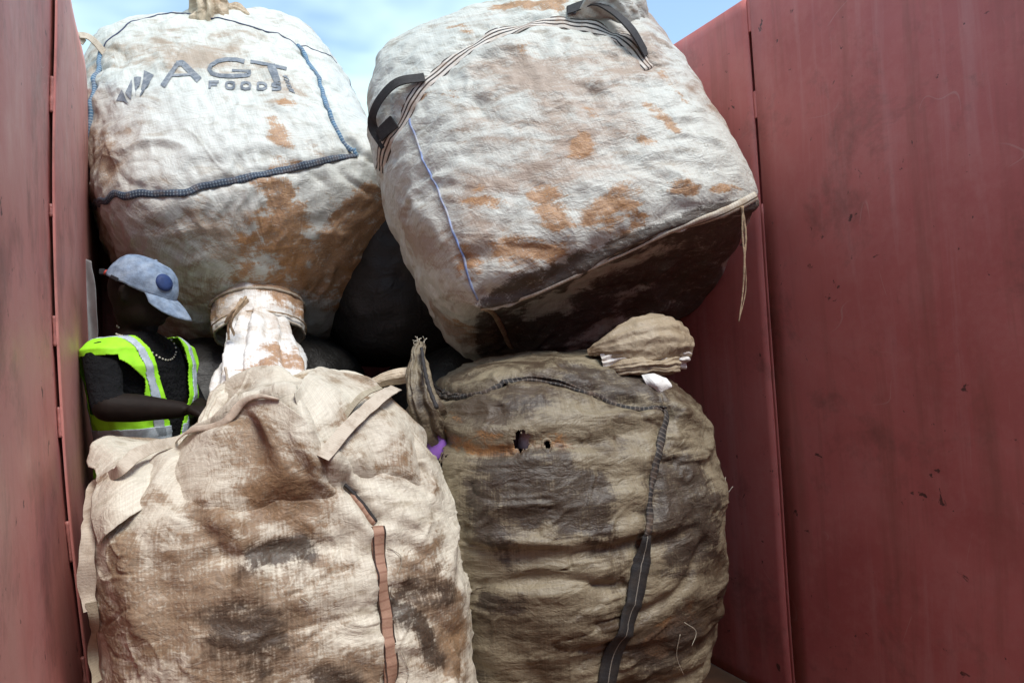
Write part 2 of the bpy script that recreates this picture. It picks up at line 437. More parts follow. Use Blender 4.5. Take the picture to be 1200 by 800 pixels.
def double(P):
    """cubic upsampling of the grid by two, columns periodic"""
    def mid(a, b, c, d): return (-a+9*b+9*c-d)/16
    nv, nt = P.shape[:2]
    Q = np.empty((nv, nt*2, 3)); Q[:, 0::2] = P
    Q[:, 1::2] = mid(np.roll(P, 1, 1), P, np.roll(P, -1, 1), np.roll(P, -2, 1))
    E = np.concatenate([2*Q[:1]-Q[1:2], Q, 2*Q[-1:]-Q[-2:-1]])
    W = np.empty((nv*2-1, nt*2, 3)); W[0::2] = Q
    W[1::2] = mid(E[:-3], E[1:-2], E[2:-1], E[3:])
    return W
def lap(D):
    L = np.roll(D, 1, 1)+np.roll(D, -1, 1)-2*D
    V = np.zeros_like(D); V[1:-1] = D[2:]+D[:-2]-2*D[1:-1]
    return L+V
def relax(T, D, eh, ev, iters, ka, kb, clamp_in):
    N = grid_normals(T); P = T+D
    rH = np.linalg.norm(np.roll(T, -1, 1)-T, axis=-1)*(1+eh)
    rV = np.linalg.norm(T[1:]-T[:-1], axis=-1)*(1+ev[:-1])
    em = (eh+ev)/2
    rD1 = np.linalg.norm(np.roll(T, -1, 1)[1:]-T[:-1], axis=-1)*(1+em[:-1])
    rD2 = np.linalg.norm(T[1:]-np.roll(T, -1, 1)[:-1], axis=-1)*(1+em[:-1])
    def fix(A, B, r, k):
        d = B-A; L = np.sqrt((d*d).sum(-1))+1e-9
        c = (k*0.5*(L-r)/L)[..., None]*d
        A += c; B -= c
    for it in range(iters):
        fix(P[:, 0::2], P[:, 1::2], rH[:, 0::2], 0.9)
        P = np.roll(P, -1, 1); fix(P[:, 0::2], P[:, 1::2], rH[:, 1::2], 0.9); P = np.roll(P, 1, 1)
        m = (P.shape[0]//2)*2
        fix(P[0:m:2], P[1:m:2], rV[0:m:2], 0.9)
        m2 = ((P.shape[0]-1)//2)*2
        fix(P[1:m2+1:2], P[2:m2+1:2], rV[1:m2:2], 0.9)
        for par in (0, 1):
            A = P[par:-1:2]; B = P[par+1::2]
            n_ = min(len(A), len(B)); A = A[:n_]; B = B[:n_]
            Br = np.roll(B, -1, 1); Aw = A.copy(); fix(Aw, Br, rD1[par::2][:n_], 0.25)
            A[:] = Aw; B[:] = np.roll(Br, 1, 1)
            Ar = np.roll(A, -1, 1); fix(Ar, B, rD2[par::2][:n_], 0.25); A[:] = np.roll(Ar, 1, 1)
        D = P-T
        D -= kb*lap(lap(D)); D *= (1-ka)
        dn = (D*N).sum(-1); short = np.minimum(dn+clamp_in, 0)
        D -= (0.6*short)[..., None]*N
        P = T+D
    return P

class Bag:
    NV, NT = 190, 336
    def __init__(s, a, b, h, e_low, e_high, e_cross, bulge, xf, deform=None, scale_prof=None):
        s.spec = (a, b, h, e_low, e_high, e_cross, bulge, scale_prof); s.xf = xf; s.deform = deform
        s.T = s.target(s.NV, s.NT)
        s.P = s.T; s._bvh = None
        s.stains = []; s.seams = []; s.creases = []; s.cseed = 1
    def target(s, nv, nt):
        a, b, h, el, eh, ec, bulge, prof = s.spec
        ph = np.linspace(-math.pi/2, math.pi/2, 1201)
        e = np.where(ph < 0, el, eh)
        r = np.cos(ph).clip(0)**e; z = np.sign(ph)*np.abs(np.sin(ph))**e
        r[0] = r[-1] = 0
        L = np.concatenate([[0], np.cumsum(np.hypot(np.diff(r*(a+b)/2), np.diff(z*h/2)))])
        q = np.linspace(0.004, 0.996, nv)*L[-1]
        r = np.interp(q, L, r); z = np.interp(q, L, z)
        t = np.linspace(0, 2*math.pi, 2400, endpoint=False)+math.pi/2
        c = np.stack([np.sign(np.cos(t))*np.abs(np.cos(t))**ec*a, np.sign(np.sin(t))*np.abs(np.sin(t))**ec*b], -1)
        w = 1.0 + 1.6/(1+np.exp(((c[:, 1]-0.1*b)/b)*7))       # denser on the front (local -Y)
        c = resample_closed(c, w, nt)
        X = r[:, None]*c[None, :, 0]; Y = r[:, None]*c[None, :, 1]
        Z = np.repeat(z[:, None]*h/2, nt, 1)
        # bulging faces
        qx, qy, qz = X/a, Y/b, Z/(h/2)
        bx, by, bz0, bz1 = bulge
        X2 = X + np.sign(qx)*np.abs(qx)**3*bx*(1-qz**2).clip(0)*(1-qy**2).clip(0)
        Y2 = Y + np.sign(qy)*np.abs(qy)**3*by*(1-qz**2).clip(0)*(1-qx**2).clip(0)
        Z2 = Z + np.where(qz < 0, -bz0, bz1)*np.abs(qz)**3*(1-qx**2).clip(0)*(1-qy**2).clip(0)
        if prof is not None:
            zz, ss = prof
            k = np.interp(qz, zz, ss); X2 = X2*k; Y2 = Y2*k
        P = np.stack([X2, Y2, Z2+h/2], -1)
        if s.deform: P = s.deform(P)
        s.local = P
        R, o = s.xf
        return P @ R.T + o
    def faces(s, nv, nt):
        i = np.arange(nv-1)[:, None]; j = np.arange(nt)[None, :]
        F = np.stack([i*nt+j+0*i, i*nt+(j+1) % nt, (i+1)*nt+(j+1) % nt, (i+1)*nt+j+0*i], -1).reshape(-1, 4)
        return F
    def bvh(s, P=None):
        P = s.P if P is None else P
        nv, nt = P.shape[:2]
        return BVHTree.FromPolygons([tuple(p) for p in P.reshape(-1, 3)], s.faces(nv, nt).tolist())
    def hit(s, px, py):
        """surface point seen in the direction of the photograph's pixel; used to read seam and stain places off the photo"""
        if s._bvh is None: s._bvh = s.bvh()
        d = Vector(ray(px, py))
        loc, n, i, dist = s._bvh.ray_cast(Vector(CAM_POS), d)
        if loc is None:
            # nearest point to the ray where it passes the bag
            best = None
            for t in np.linspace(1.2, 4.0, 57):
                l2, n2, i2, d2 = s._bvh.find_nearest(Vector(CAM_POS)+d*t)
                if best is None or d2 < best[0]: best = (d2, l2)
            loc = best[1]
        return np.array(loc)
    def path(s, pix, step=0.008):
        P = np.array([s.hit(*p) for p in pix])
        return smooth_path(P, step)
    def stain(s, ch, pts, rpx, amt=1.0):
        """capsule-shaped stain along points on the cloth; radius given at the cloth in metres"""
        s.stains.append((ch, np.array([s.hit(*p) for p in pts]), rpx*0.0024, amt))
    def wrinkle(s, eh, ev, seed, amp=0.004, lump=0.004, ka=0.012, kb=0.010, clamp_in=0.006, aniso=(1, 1, 1), it=(110, 42), seedscale=0.14):
        def lumpy(T):
            N = grid_normals(T)
            T = T + (lump*Waves(seed+50, 0.17)(T) + lump*0.5*Waves(seed+51, 0.09)(T))[..., None]*N
            if s.seams:
                for path, dep, wid, ex in s.seams:
                    d = dist_to(T, path, 3*wid)
                    T = T - (dep*np.exp(-(d/wid)**2))[..., None]*N
            return T
        def fields(T):
            a = Waves(seed+7, 0.5)(T); c = Waves(seed+8, 0.5)(T)
            H = eh*(1+0.8*a).clip(0.1); V = ev*(1+0.8*c).clip(0.1)
            for path, dep, wid, ex in s.seams:
                if ex:
                    d = dist_to(T, path, 0.2); k = ex*np.exp(-(d/0.08)**2)
                    H = H+k; V = V+k
            return H, V
        nv, nt = s.NV//2, s.NT//2
        Tc = lumpy(s.target(nv, nt)); N = grid_normals(Tc)
        D = (amp*Waves(seed, seedscale, 40, aniso)(Tc) + 0.4*amp*Waves(seed+1, seedscale*0.5, 40, aniso)(Tc))[..., None]*N
        H, V = fields(Tc)
        Pc = relax(Tc, D, H, V, it[0], ka, kb, clamp_in)
        Tf = lumpy(s.target(s.NV, s.NT)); N = grid_normals(Tf)
        D = upsample(Pc-Tc, s.NV, s.NT) + (0.0012*Waves(seed+2, 0.05, 40)(Tf))[..., None]*N
        H, V = fields(Tf)
        s.P = relax(Tf, D, H*1.15+0.006, V*1.15+0.006, it[1], ka*0.5, kb, clamp_in)
        s._bvh = None
    def seam(s, pix, depth=0.005, width=0.018, excess=0.05):
        p = s.path(pix); s.seams.append((p, depth, width, excess)); return p
    def creased(s, P):
        """thin sharp creases of stiff woven plastic, long lines in a few directions"""
        N = grid_normals(P); R, o = s.xf; Q = (P-o) @ R
        A = np.zeros(P.shape[:2])
        for k, (scale, aniso, amp, sig) in enumerate(s.creases):
            w = Waves(s.cseed+11*k, scale, 7, aniso)(Q)
            mk = (Waves(s.cseed+11*k+1, 0.33, 12)(Q)-0.15).clip(0, 1)
            A += amp*mk*(np.exp(-(w/sig)**2) if sig > 0 else 1-np.minimum(np.abs(w), 1.3))
        return P + A[..., None]*N
    def build(s, name, mat, parent, fine=True):
        P = s.creased(double(s.P)) if fine else s.P; s.P = P; s._bvh = None; nv, nt = P.shape[:2]
        V = np.vstack([P.reshape(-1, 3), P[0].mean(0), P[-1].mean(0)])
        F = s.faces(nv, nt).tolist(); nq = nv*nt
        F += [(nq, (k+1) % nt, k, k) for k in range(nt)] + [(nq+1, (nv-1)*nt+k, (nv-1)*nt+(k+1) % nt, (nv-1)*nt+(k+1) % nt) for k in range(nt)]
        if getattr(s, 'holes', None):
            cen = V[np.array([f[:4] for f in F])].mean(1)
            keep = np.ones(len(F), bool)
            for c, ax, ay, rx, ry in s.holes:
                d = cen-c; rr = np.hypot((d@ax)/rx, (d@ay)/ry) + 0.22*Waves(9, 0.02)(cen)
                keep &= rr > 1
            F = [f for f, k in zip(F, keep) if k]
        F = [f if f[2] != f[3] else f[:3] for f in F]
        du = np.linalg.norm(np.roll(P, -1, 1)-P, axis=-1)[nv//2]; u = np.concatenate([[0], np.cumsum(du)[:-1]])
        dv = np.linalg.norm(P[1:]-P[:-1], axis=-1)[:, nt//2]; v = np.concatenate([[0], np.cumsum(dv)])
        uv = np.stack(np.broadcast_arrays(u[None, :], v[:, None]), -1).reshape(-1, 2)
        uv = np.vstack([uv, uv[:1], uv[-1:]])
        o = mesh_obj(name, V, F, mat, parent, True, uv)
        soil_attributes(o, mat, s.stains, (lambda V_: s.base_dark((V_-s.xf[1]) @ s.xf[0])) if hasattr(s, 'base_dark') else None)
        s.ob = o
        return o

def smooth_path(P, step=0.008):
    P = np.asarray(P, float)
    if len(P) > 2:                                # Catmull-Rom
        Q = np.vstack([2*P[0]-P[1], P, 2*P[-1]-P[-2]]); out = []
        for i in range(1, len(Q)-2):
            p0, p1, p2, p3 = Q[i-1:i+3]
            for t in np.linspace(0, 1, 12, endpoint=False):
                out.append(0.5*((2*p1)+(-p0+p2)*t+(2*p0-5*p1+4*p2-p3)*t*t+(-p0+3*p1-3*p2+p3)*t**3))
        out.append(P[-1]); P = np.array(out)
    L = np.concatenate([[0], np.cumsum(np.linalg.norm(np.diff(P, axis=0), axis=1))])
    q = np.linspace(0, L[-1], max(3, int(L[-1]/step)+1))
    return np.stack([np.interp(q, L, P[:, k]) for k in range(3)], -1)
def dist_to(P, path, rmax=None, maxn=18):
    sh = P.shape[:-1]; Q = P.reshape(-1, 3)
    path = np.asarray(path, float)
    if len(path) > maxn: path = path[np.linspace(0, len(path)-1, maxn).astype(int)]
    if rmax is not None:
        idx = np.nonzero(((Q > path.min(0)-rmax) & (Q < path.max(0)+rmax)).all(1))[0]
        out = np.full(len(Q), 1e3)
        if len(idx): out[idx] = dist_to(Q[idx], path)
        return out.reshape(sh)
    if len(path) == 1: return np.linalg.norm(Q-path[0], axis=1).reshape(sh)
    best = np.full(len(Q), 1e9)
    for a, c in zip(path[:-1], path[1:]):
        ab = c-a; t = ((Q-a)@ab/(ab@ab+1e-12)).clip(0, 1)
        d = Q-a-t[:, None]*ab; best = np.minimum(best, np.einsum('ij,ij->i', d, d))
    return np.sqrt(best).reshape(sh)

def ribbon(name, bag, path, width, mat, parent, thick=0.004, lift=0.0, wob=0.0, seed=0, offset=0.0, prof=None, follow=True, shape='flat', sw=5):
    """a tape, cord or hem that follows the cloth surface: cross-section across the path, uv = (metres along, metres across)"""
    path = np.asarray(path, float)
    n = len(path)
    if follow:
        bv = bag._bvh or bag.bvh(); bag._bvh = bv
        loc = []; nor = []
        for p in path:
            l, nn, i, d = bv.find_nearest(Vector(p)); loc.append(np.array(l)); nor.append(np.array(nn))
        loc = np.array(loc); nor = np.array(nor)
        nw = max(4, sw); k = np.ones(2*nw+1)/(2*nw+1)
        nor = np.stack([np.convolve(np.pad(nor[:, c], nw, 'edge'), k, 'valid') for c in range(3)], -1)
        nor /= np.linalg.norm(nor, axis=1)[:, None]
        hw = min(sw, (n-1)//2)
        if hw:
            k = np.hanning(2*hw+3)[1:-1]; k /= k.sum()
            sm_ = np.stack([np.convolve(np.pad(loc[:, c], hw, 'reflect', reflect_type='odd'), k, 'valid') for c in range(3)], -1)
            up_ = ((loc-sm_)*nor).sum(1).clip(0, 1)*(sw < 10)          # never sink below the cloth
            loc = sm_ + nor*up_[:, None]
    else:
        loc, nor = path, np.tile(bag, (n, 1)) if np.ndim(bag) == 1 else bag
    T = np.gradient(loc, axis=0); T /= np.linalg.norm(T, axis=1)[:, None]+1e-9
    S = np.cross(T, nor); S /= np.linalg.norm(S, axis=1)[:, None]+1e-9
    r = np.random.RandomState(seed)
    s = np.concatenate([[0], np.cumsum(np.linalg.norm(np.diff(loc, axis=0), axis=1))])
    wv = np.ones(n)*width*(np.interp(np.linspace(0, 1, n), np.linspace(0, 1, len(prof)), prof) if prof is not None else 1.0)
    if wob:
        wv = wv*(1+wob*np.interp(s, np.linspace(0, s[-1]+1e-6, max(4, n//3)), r.normal(size=max(4, n//3))))
    if shape == 'strap':
        cs = [(-0.5, 0.0), (-0.5, 1.0), (-0.5, 1.0), (0.0, 1.06), (0.5, 1.0), (0.5, 1.0), (0.5, 0.0), (0.5, 0.0), (-0.5, 0.0)]
    elif shape == 'flat':
        cs = [(-0.5, -0.6), (-0.48, 0.5), (-0.25, 0.95), (0, 1.0), (0.25, 0.95), (0.48, 0.5), (0.5, -0.6)]
    else:
        cs = [(0.5*math.cos(a), 0.5+0.62*math.sin(a)) for a in np.linspace(math.pi*1.15, -math.pi*0.15, 9)]
    V = []; UV = []
    lw = lift + (wob*0.4*thick)*np.interp(s, np.linspace(0, s[-1]+1e-6, max(4, n//4)), r.normal(size=max(4, n//4)))
    for i in range(n):
        for (cx, cz) in cs:
            V.append(loc[i] + S[i]*(cx*wv[i]+offset) + nor[i]*(cz*thick+lw[i])); UV.append((s[i], cx*wv[i]))
    m = len(cs)
    F = [(i*m+k, (i+1)*m+k, (i+1)*m+k+1, i*m+k+1) for i in range(n-1) for k in range(m-1) if not (shape == 'strap' and k in (1, 4, 6))]
    if shape != 'strap': F.append(tuple(range(m))); F.append(tuple((n-1)*m+k for k in range(m))[::-1])
    else: F += [(1, 0, 6, 5), ((n-1)*m, (n-1)*m+1, (n-1)*m+5, (n-1)*m+6)]
    return mesh_obj(name, V, F, mat, parent, True, UV)

def xform(tilt=0, roll=0, yaw=0):
    return rot('Z', yaw) @ rot('Y', -roll) @ rot('X', -tilt)
def anchor(R, local, world):
    return np.asarray(world, float) - R @ np.asarray(local, float)

BAGS = {}
def sstep(x, a, c):
    t = ((x-a)/(c-a)).clip(0, 1); return t*t*(3-2*t)
# lower left bag (front): square left shoulder, top sagging to the left
def deform3(P):
    x, y, z = P[..., 0].copy(), P[..., 1], P[..., 2].copy()
    up = sstep(z, 0.62, 0.95); left = sstep(-x, 0.0, 0.30)
    x = x*(1+0.13*up*left)
    z = z - 0.10*sstep(z, 0.75, 1.12)*sstep(-x, 0.02, 0.24) - 0.03*sstep(z, 0.7, 1.12)*sstep(x, 0.05, 0.3)
    return np.stack([x, y, z], -1)
BAGS['b3'] = Bag(0.405, 0.46, 1.13, 0.30, 0.36, 0.44, (0.025, 0.05, 0.0, 0.05), (np.eye(3), np.array([0.283, 2.0, -0.045])), deform3,
                 scale_prof=([-1, -0.5, 0.2, 0.6, 1.0], [0.98, 1.0, 0.96, 0.90, 0.83]))
# lower right bag
BAGS['b4'] = Bag(0.432, 0.45, 1.12, 0.45, 0.42, 0.48, (0.04, 0.06, 0.0, 0.07), (rot('Z', rad(-4)), np.array([1.075, 2.03, -0.02])),
                 scale_prof=([-1, -0.7, -0.2, 0.3, 0.7, 1.0], [0.74, 0.81, 0.94, 1.0, 0.97, 0.94]))
# upper left bag, tipped back so its base shows; filling slumped towards its lower right corner
def deform1(P):
    x, y, z = P[..., 0].copy(), P[..., 1].copy(), P[..., 2]
    k = sstep(x, 0.0, 0.42)*sstep(-z, -0.50, -0.02)
    x = x + 0.085*k; y = y + 0.05*k*sstep(y, -0.1, 0.4)
    return np.stack([x, y, z], -1)
R1 = xform(rad(38), rad(11), rad(-4))
BAGS['b1'] = Bag(0.525, 0.55, 1.30, 0.28, 0.38, 0.42, (0.08, 0.06, 0.17, 0.08), (R1, anchor(R1, (0, -0.51, 0.03), (0.375, 2.76, 1.87))), deform1)
# upper right bag; its lower left back corner is squashed up by the bag below
def deform2(P):
    x, y, z = P[..., 0], P[..., 1], P[..., 2].copy()
    z = z + 0.10*sstep(-x, 0.05, 0.48)*sstep(-z, -0.5, 0.0)*sstep(y, -0.40, 0.1)
    return np.stack([x, y, z], -1)
R2 = xform(rad(24), rad(17), rad(-18))
BAGS['b2'] = Bag(0.505, 0.45, 1.12, 0.26, 0.50, 0.38, (0.05, 0.05, -0.07, 0.08), (R2, anchor(R2, (0, -0.46, 0.02), (1.165, 1.64, 1.475))), deform2)
# bags behind: the first a support, the others added to block light
BAGS['b5'] = Bag(0.50, 0.46, 1.30, 0.35, 0.40, 0.46, (0.04, 0.05, 0.0, 0.05), (np.eye(3), np.array([0.36, 3.42, -0.02])))
BAGS['b6'] = Bag(0.46, 0.44, 1.22, 0.35, 0.45, 0.48, (0.04, 0.05, 0.0, 0.05), (np.eye(3), np.array([1.33, 3.05, -0.02])))
BAGS['b7'] = Bag(0.50, 0.44, 0.98, 0.35, 0.45, 0.46, (0.04, 0.05, 0.0, 0.05), (np.eye(3), np.array([1.22, 3.30, 1.16])))

# ------------------------------------------------------------------ cloth, tape and small materials
MAT['c1'] = cloth_mat('cloth_white', (0.565, 0.57, 0.525), (0.32, 0.225, 0.155), 0.8, 1, 0.535, grey=0.4)
MAT['c2'] = cloth_mat('cloth_bluish_white', (0.535, 0.535, 0.485), (0.32, 0.225, 0.165), 0.85, 2, 0.515, grey=0.6, stretch=(1, 1, 1.8))
MAT['c3'] = cloth_mat('cloth_cream', (0.62, 0.57, 0.465), (0.21, 0.125, 0.065), 0.85, 3, 0.552, grey=0.55)
MAT['c4'] = cloth_mat('cloth_dark', (0.235, 0.195, 0.13), (0.060, 0.038, 0.022), 0.95, 4, 0.46, grey=0.6, stretch=(1, 1, 2.0))
MAT['c5'] = cloth_mat('cloth_shade_black', (0.018, 0.016, 0.014), (0.012, 0.010, 0.008), 0.9, 5, 0.47)  # near-black colour stands in for the shade in the gaps
MAT['spout'] = cloth_mat('cloth_spout', (0.80, 0.80, 0.78), (0.40, 0.24, 0.11), 0.6, 6, 0.55, grey=0.3)
MAT['collar'] = cloth_mat('cloth_collar', (0.55, 0.46, 0.34), (0.28, 0.16, 0.08), 0.8, 7, 0.50)
def tape_mat(name, base, line, period=0.006, duty=0.5, lines=(), amount=0.8, dirt=(0.2, 0.12, 0.07), damt=0.4, ridge=0.08):
    """webbing or stitched tape: ticks along the length, dark lines along it (uv in metres)"""
    m, nt, bs = new_mat(name); b = NB(nt)
    t = b.n('ShaderNodeTexCoord'); sx = b.n('ShaderNodeSeparateXYZ'); b.l(t.outputs['UV'], sx.inputs[0])
    ph = b.math('FRACT', b.math('MULTIPLY', sx.outputs[0], 1.0/period))
    tick = b.math('LESS_THAN', ph, duty)
    c = b.mix(b.math('MULTIPLY', tick, amount), base, line)
    for (c0, w, col) in lines:
        on = b.math('LESS_THAN', b.math('ABSOLUTE', b.math('SUBTRACT', sx.outputs[1], c0)), w)
        c = b.mix(on, c, col)
    ob = b.coords()
    d = b.ramp(b.noise(ob, 28, 5, 0.7), 0.45, 0.68)
    c = b.mix(b.math('MULTIPLY', d, damt), c, dirt)
    b.l(c, bs.inputs['Base Color']); bs.inputs['Roughness'].default_value = 0.75
    h = b.math('ADD', b.math('MULTIPLY', tick, ridge), b.noise(ob, 220, 3, 0.6))
    b.l(b.bump(h, 0.5, 0.002), bs.inputs['Normal'])
    return m
MAT['blue_tape'] = tape_mat('blue_seam', (0.035, 0.055, 0.085), (0.30, 0.36, 0.40), 0.0105, 0.30, ((0.0, 0.0018, (0.02, 0.03, 0.05, 1)), (-0.010, 0.0016, (0.03, 0.05, 0.09, 1)), (0.010, 0.0016, (0.03, 0.05, 0.09, 1))), 0.5, ridge=0.3)
MAT['teal_tape'] = tape_mat('teal_seam', (0.06, 0.14, 0.24), (0.32, 0.42, 0.48), 0.012, 0.3, (), 0.7)
MAT['navy_thread'] = simple_mat('navy_thread', (0.05, 0.06, 0.11), 0.8, 0.4, 60)
MAT['blue_thread'] = simple_mat('blue_thread', (0.16, 0.22, 0.42), 0.8, 0.5, 40, dirt=((0.5, 0.48, 0.44), 0.8))
BK = (0.022, 0.018, 0.018, 1)
MAT['web_stripe'] = tape_mat('striped_webbing', (0.62, 0.56, 0.50), (0.50, 0.45, 0.40), 0.005, 0.5,
    ((-0.022, 0.0026, BK), (-0.009, 0.0028, BK), (0.004, 0.0028, BK), (0.020, 0.0026, BK)), 0.5, (0.30, 0.16, 0.08), 0.5)
MAT['black_web'] = simple_mat('black_webbing', (0.024, 0.021, 0.021), 0.75, 0.4, 90, bump=0.5)
MAT['cream_web'] = tape_mat('cream_webbing', (0.52, 0.45, 0.36), (0.40, 0.33, 0.25), 0.006, 0.5, (), 0.25, (0.20, 0.13, 0.08), 0.6)
MAT['olive_web'] = tape_mat('olive_webbing', (0.40, 0.35, 0.25), (0.25, 0.21, 0.15), 0.006, 0.5, (), 0.25, (0.14, 0.10, 0.06), 0.6)
MAT['brown_tape'] = tape_mat('brown_seam', (0.36, 0.21, 0.145), (0.24, 0.12, 0.08), 0.019, 0.22, ((-0.0135, 0.0024, (0.03, 0.016, 0.012, 1)), (0.0135, 0.0020, (0.04, 0.02, 0.015, 1))), 0.7)
MAT['hem'] = tape_mat('hem_seam', (0.60, 0.55, 0.46), (0.45, 0.38, 0.28), 0.009, 0.5, ((0.003, 0.0022, (0.05, 0.032, 0.022, 1)),), 0.4, (0.28, 0.18, 0.09), 0.6)
MAT['black_stitch'] = tape_mat('black_stitch', (0.018, 0.016, 0.016), (0.16, 0.14, 0.12), 0.013, 0.25, (), 0.6)
MAT['black_band'] = tape_mat('black_band', (0.014, 0.013, 0.014), (0.02, 0.018, 0.018), 0.01, 0.3, ((0.0, 0.0012, (0.22, 0.20, 0.17, 1)),), 0.5, (0.06, 0.045, 0.03), 0.35)
MAT['print'] = simple_mat('grey_print', (0.125, 0.14, 0.165), 0.7, 0.25, 120, bump=0.1, dirt=((0.42, 0.42, 0.42), 0.45))
MAT['c4b'] = cloth_mat('cloth_tan', (0.36, 0.29, 0.20), (0.16, 0.095, 0.05), 0.85, 8, 0.48, grey=0.6)
MAT['hem_cloth'] = simple_mat('hem_cloth', (0.50, 0.42, 0.33), 0.85, 0.35, 26, bump=0.6, dirt=((0.24, 0.15, 0.09), 0.6))
MAT['thread'] = simple_mat('loose_thread', (0.42, 0.38, 0.30), 0.8, 0.2, 50)
MAT['rope'] = simple_mat('tie_cord', (0.34, 0.24, 0.15), 0.85, 0.4, 80, bump=0.6)

bag_tags = {
 'b1': ('white bulk bag with printed grey lettering and blue seams, stacked upper left', (0.36, 3.0, 1.2)),
 'b2': ('off-white bulk bag tipped back with black striped webbing, stacked upper right', (1.2, 2.0, 1.25)),
 'b3': ('cream brown-stained bulk bag with slumped open mouth, in front of the worker', (0.283, 2.0, -0.02)),
 'b4': ('dirty dark brown bulk bag with torn hole and black seam, beside red wall', (1.075, 2.03, -0.02)),
 'b5': ('bulk bag beneath the white lettered bag, coloured near-black for shade', (0.36, 3.42, -0.02)),
 'b6': ('near-black bulk bag added to darken the gap behind the torn brown bag', (1.33, 3.05, -0.02)),
 'b7': ('near-black bulk bag added to darken the gap between the two upper bags', (1.22, 3.30, 1.16)),
}
ROOT = {k: empty('bulk_bag', loc, lab, 'bulk bag', 'filled bulk bags stacked in the cargo body') for k, (lab, loc) in bag_tags.items()}
B1, B2, B3, B4, B5, B6, B7 = (BAGS['b%d' % i] for i in (1, 2, 3, 4, 5, 6, 7))

# ---- upper left bag
p1_bot = B1.seam([(104, 241), (180, 228), (270, 212), (340, 198), (418, 180)], 0.006, 0.020, 0.025)
p1_left = B1.seam([(104, 241), (103, 200), (106, 140), (112, 90), (118, 55)], 0.004, 0.02, 0.02)
p1_right = B1.seam([(418, 180), (400, 158), (385, 130), (370, 85), (350, 52)], 0.008, 0.02, 0.02)
p1_top = B1.path([(118, 57), (140, 38), (165, 24), (200, 17), (240, 20), (290, 31), (330, 44), (350, 52)])
p1_side = B1.path([(350, 52), (378, 62), (400, 80), (418, 110)])
for ch, pts, r, a in [
    (1, [(325, 232), (338, 262)], 26, 1.0), (1, [(318, 268), (345, 300)], 30, 0.95), (1, [(400, 300), (440, 262)], 58, 0.85), (1, [(370, 320), (420, 330)], 45, 0.8),
    (1, [(300, 212), (345, 185)], 12, 0.55), (1, [(322, 148), (330, 165)], 13, 0.7), (1, [(335, 125), (350, 128)], 8, 0.5), (1, [(290, 280), (300, 300)], 18, 0.6),
    (0, [(430, 330), (440, 400)], 55, 0.7), (0, [(118, 165), (130, 200)], 22, 0.6), (0, [(112, 250), (135, 300)], 28, 0.8), (0, [(160, 250), (250, 300)], 40, 0.35),
    (0, [(140, 350), (300, 400)], 60, 0.8), (0, [(130, 310), (250, 340)], 34, 0.6), (0, [(230, 270), (320, 300)], 40, 0.5), (1, [(400, 260), (430, 230)], 24, 0.8), (1, [(290, 310), (420, 350)], 26, 0.6), (2, [(380, 400), (440, 380)], 40, 0.5), (0, [(360, 170), (375, 185)], 12, 0.45)]:
    B1.stain(ch, pts, r*1.2, a)
B1.creases = [(0.30, (1, 1, 1), 0.010, -1), (0.19, (1, 1, 1), -0.007, -1), (0.12, (1, 1, 1), 0.005, -1), (0.16, (1, .3, .4), 0.002, 0.12), (0.11, (.3, 1, 1), 0.0018, 0.13), (0.22, (1, .4, .3), 0.003, 0.10)]
B1.wrinkle(0.010, 0.010, 21, amp=0.004, lump=0.0018, kb=0.006)
B1.build('bag_cloth', MAT['c1'], ROOT['b1'])
ribbon('blue_seam', B1, p1_bot, 0.026, MAT['blue_tape'], ROOT['b1'], 0.0045, lift=0.005, wob=0.10, seed=1)
ribbon('blue_seam', B1, p1_left, 0.020, MAT['teal_tape'], ROOT['b1'], 0.009, lift=0.003, wob=0.15, seed=2)
ribbon('blue_seam', B1, p1_right, 0.017, MAT['teal_tape'], ROOT['b1'], 0.009, lift=0.003, wob=0.18, seed=3)
ribbon('top_stitch', B1, p1_top, 0.006, MAT['navy_thread'], ROOT['b1'], 0.004, seed=4)
ribbon('top_stitch', B1, p1_side, 0.004, MAT['navy_thread'], ROOT['b1'], 0.003, seed=5)

# printed lettering, laid on the cloth
def zp(x, y): return (120+x/4.8, 40+y/4.8)
def stroke(pts, w0, w1=None, step=8):
    """thick polyline in print units -> list of quads"""
    P = np.array(pts, float); L = np.concatenate([[0], np.cumsum(np.linalg.norm(np.diff(P, axis=0), axis=1))])
    q = np.unique(np.concatenate([np.linspace(0, L[-1], max(2, int(L[-1]/step)+1)), L]))
    Q = np.stack([np.interp(q, L, P[:, k]) for k in (0, 1)], -1)
    T = np.gradient(Q, axis=0); T /= np.linalg.norm(T, axis=1)[:, None]+1e-9
    Nn = np.stack([-T[:, 1], T[:, 0]], -1)
    w = np.linspace(w0, w0 if w1 is None else w1, len(Q))[:, None]/2
    rows = [Q+Nn*w*k for k in (-1, -0.33, 0.33, 1)]
    V = np.concatenate(rows); n = len(Q)
    F = [(r*n+i, r*n+i+1, (r+1)*n+i+1, (r+1)*n+i) for r in range(3) for i in range(n-1)]
    return V, F
def arc(cx, cy, rx, ry, a0, a1, n=14): return [(cx+rx*math.cos(rad(a)), cy-ry*math.sin(rad(a))) for a in np.linspace(a0, a1, n)]
def print_part(name, pieces):
    V = []; F = []
    bv = B1._bvh or B1.bvh(); B1._bvh = bv
    for (v, f) in pieces:
        o = len(V)
        for p in v:
            px, py = zp(*p); loc, nn, i, d = bv.ray_cast(Vector(CAM_POS), Vector(ray(px, py)))
            if loc is None: loc, nn, i, d = bv.find_nearest(Vector(B1.hit(px, py)))
            if nn.dot(Vector(ray(px, py))) > 0: nn = -nn
            V.append(np.array(loc + nn*0.0032))
        F += [tuple(o+k for k in q) for q in f]
    return mesh_obj(name, V, F, MAT['print'], ROOT['b1'], True)
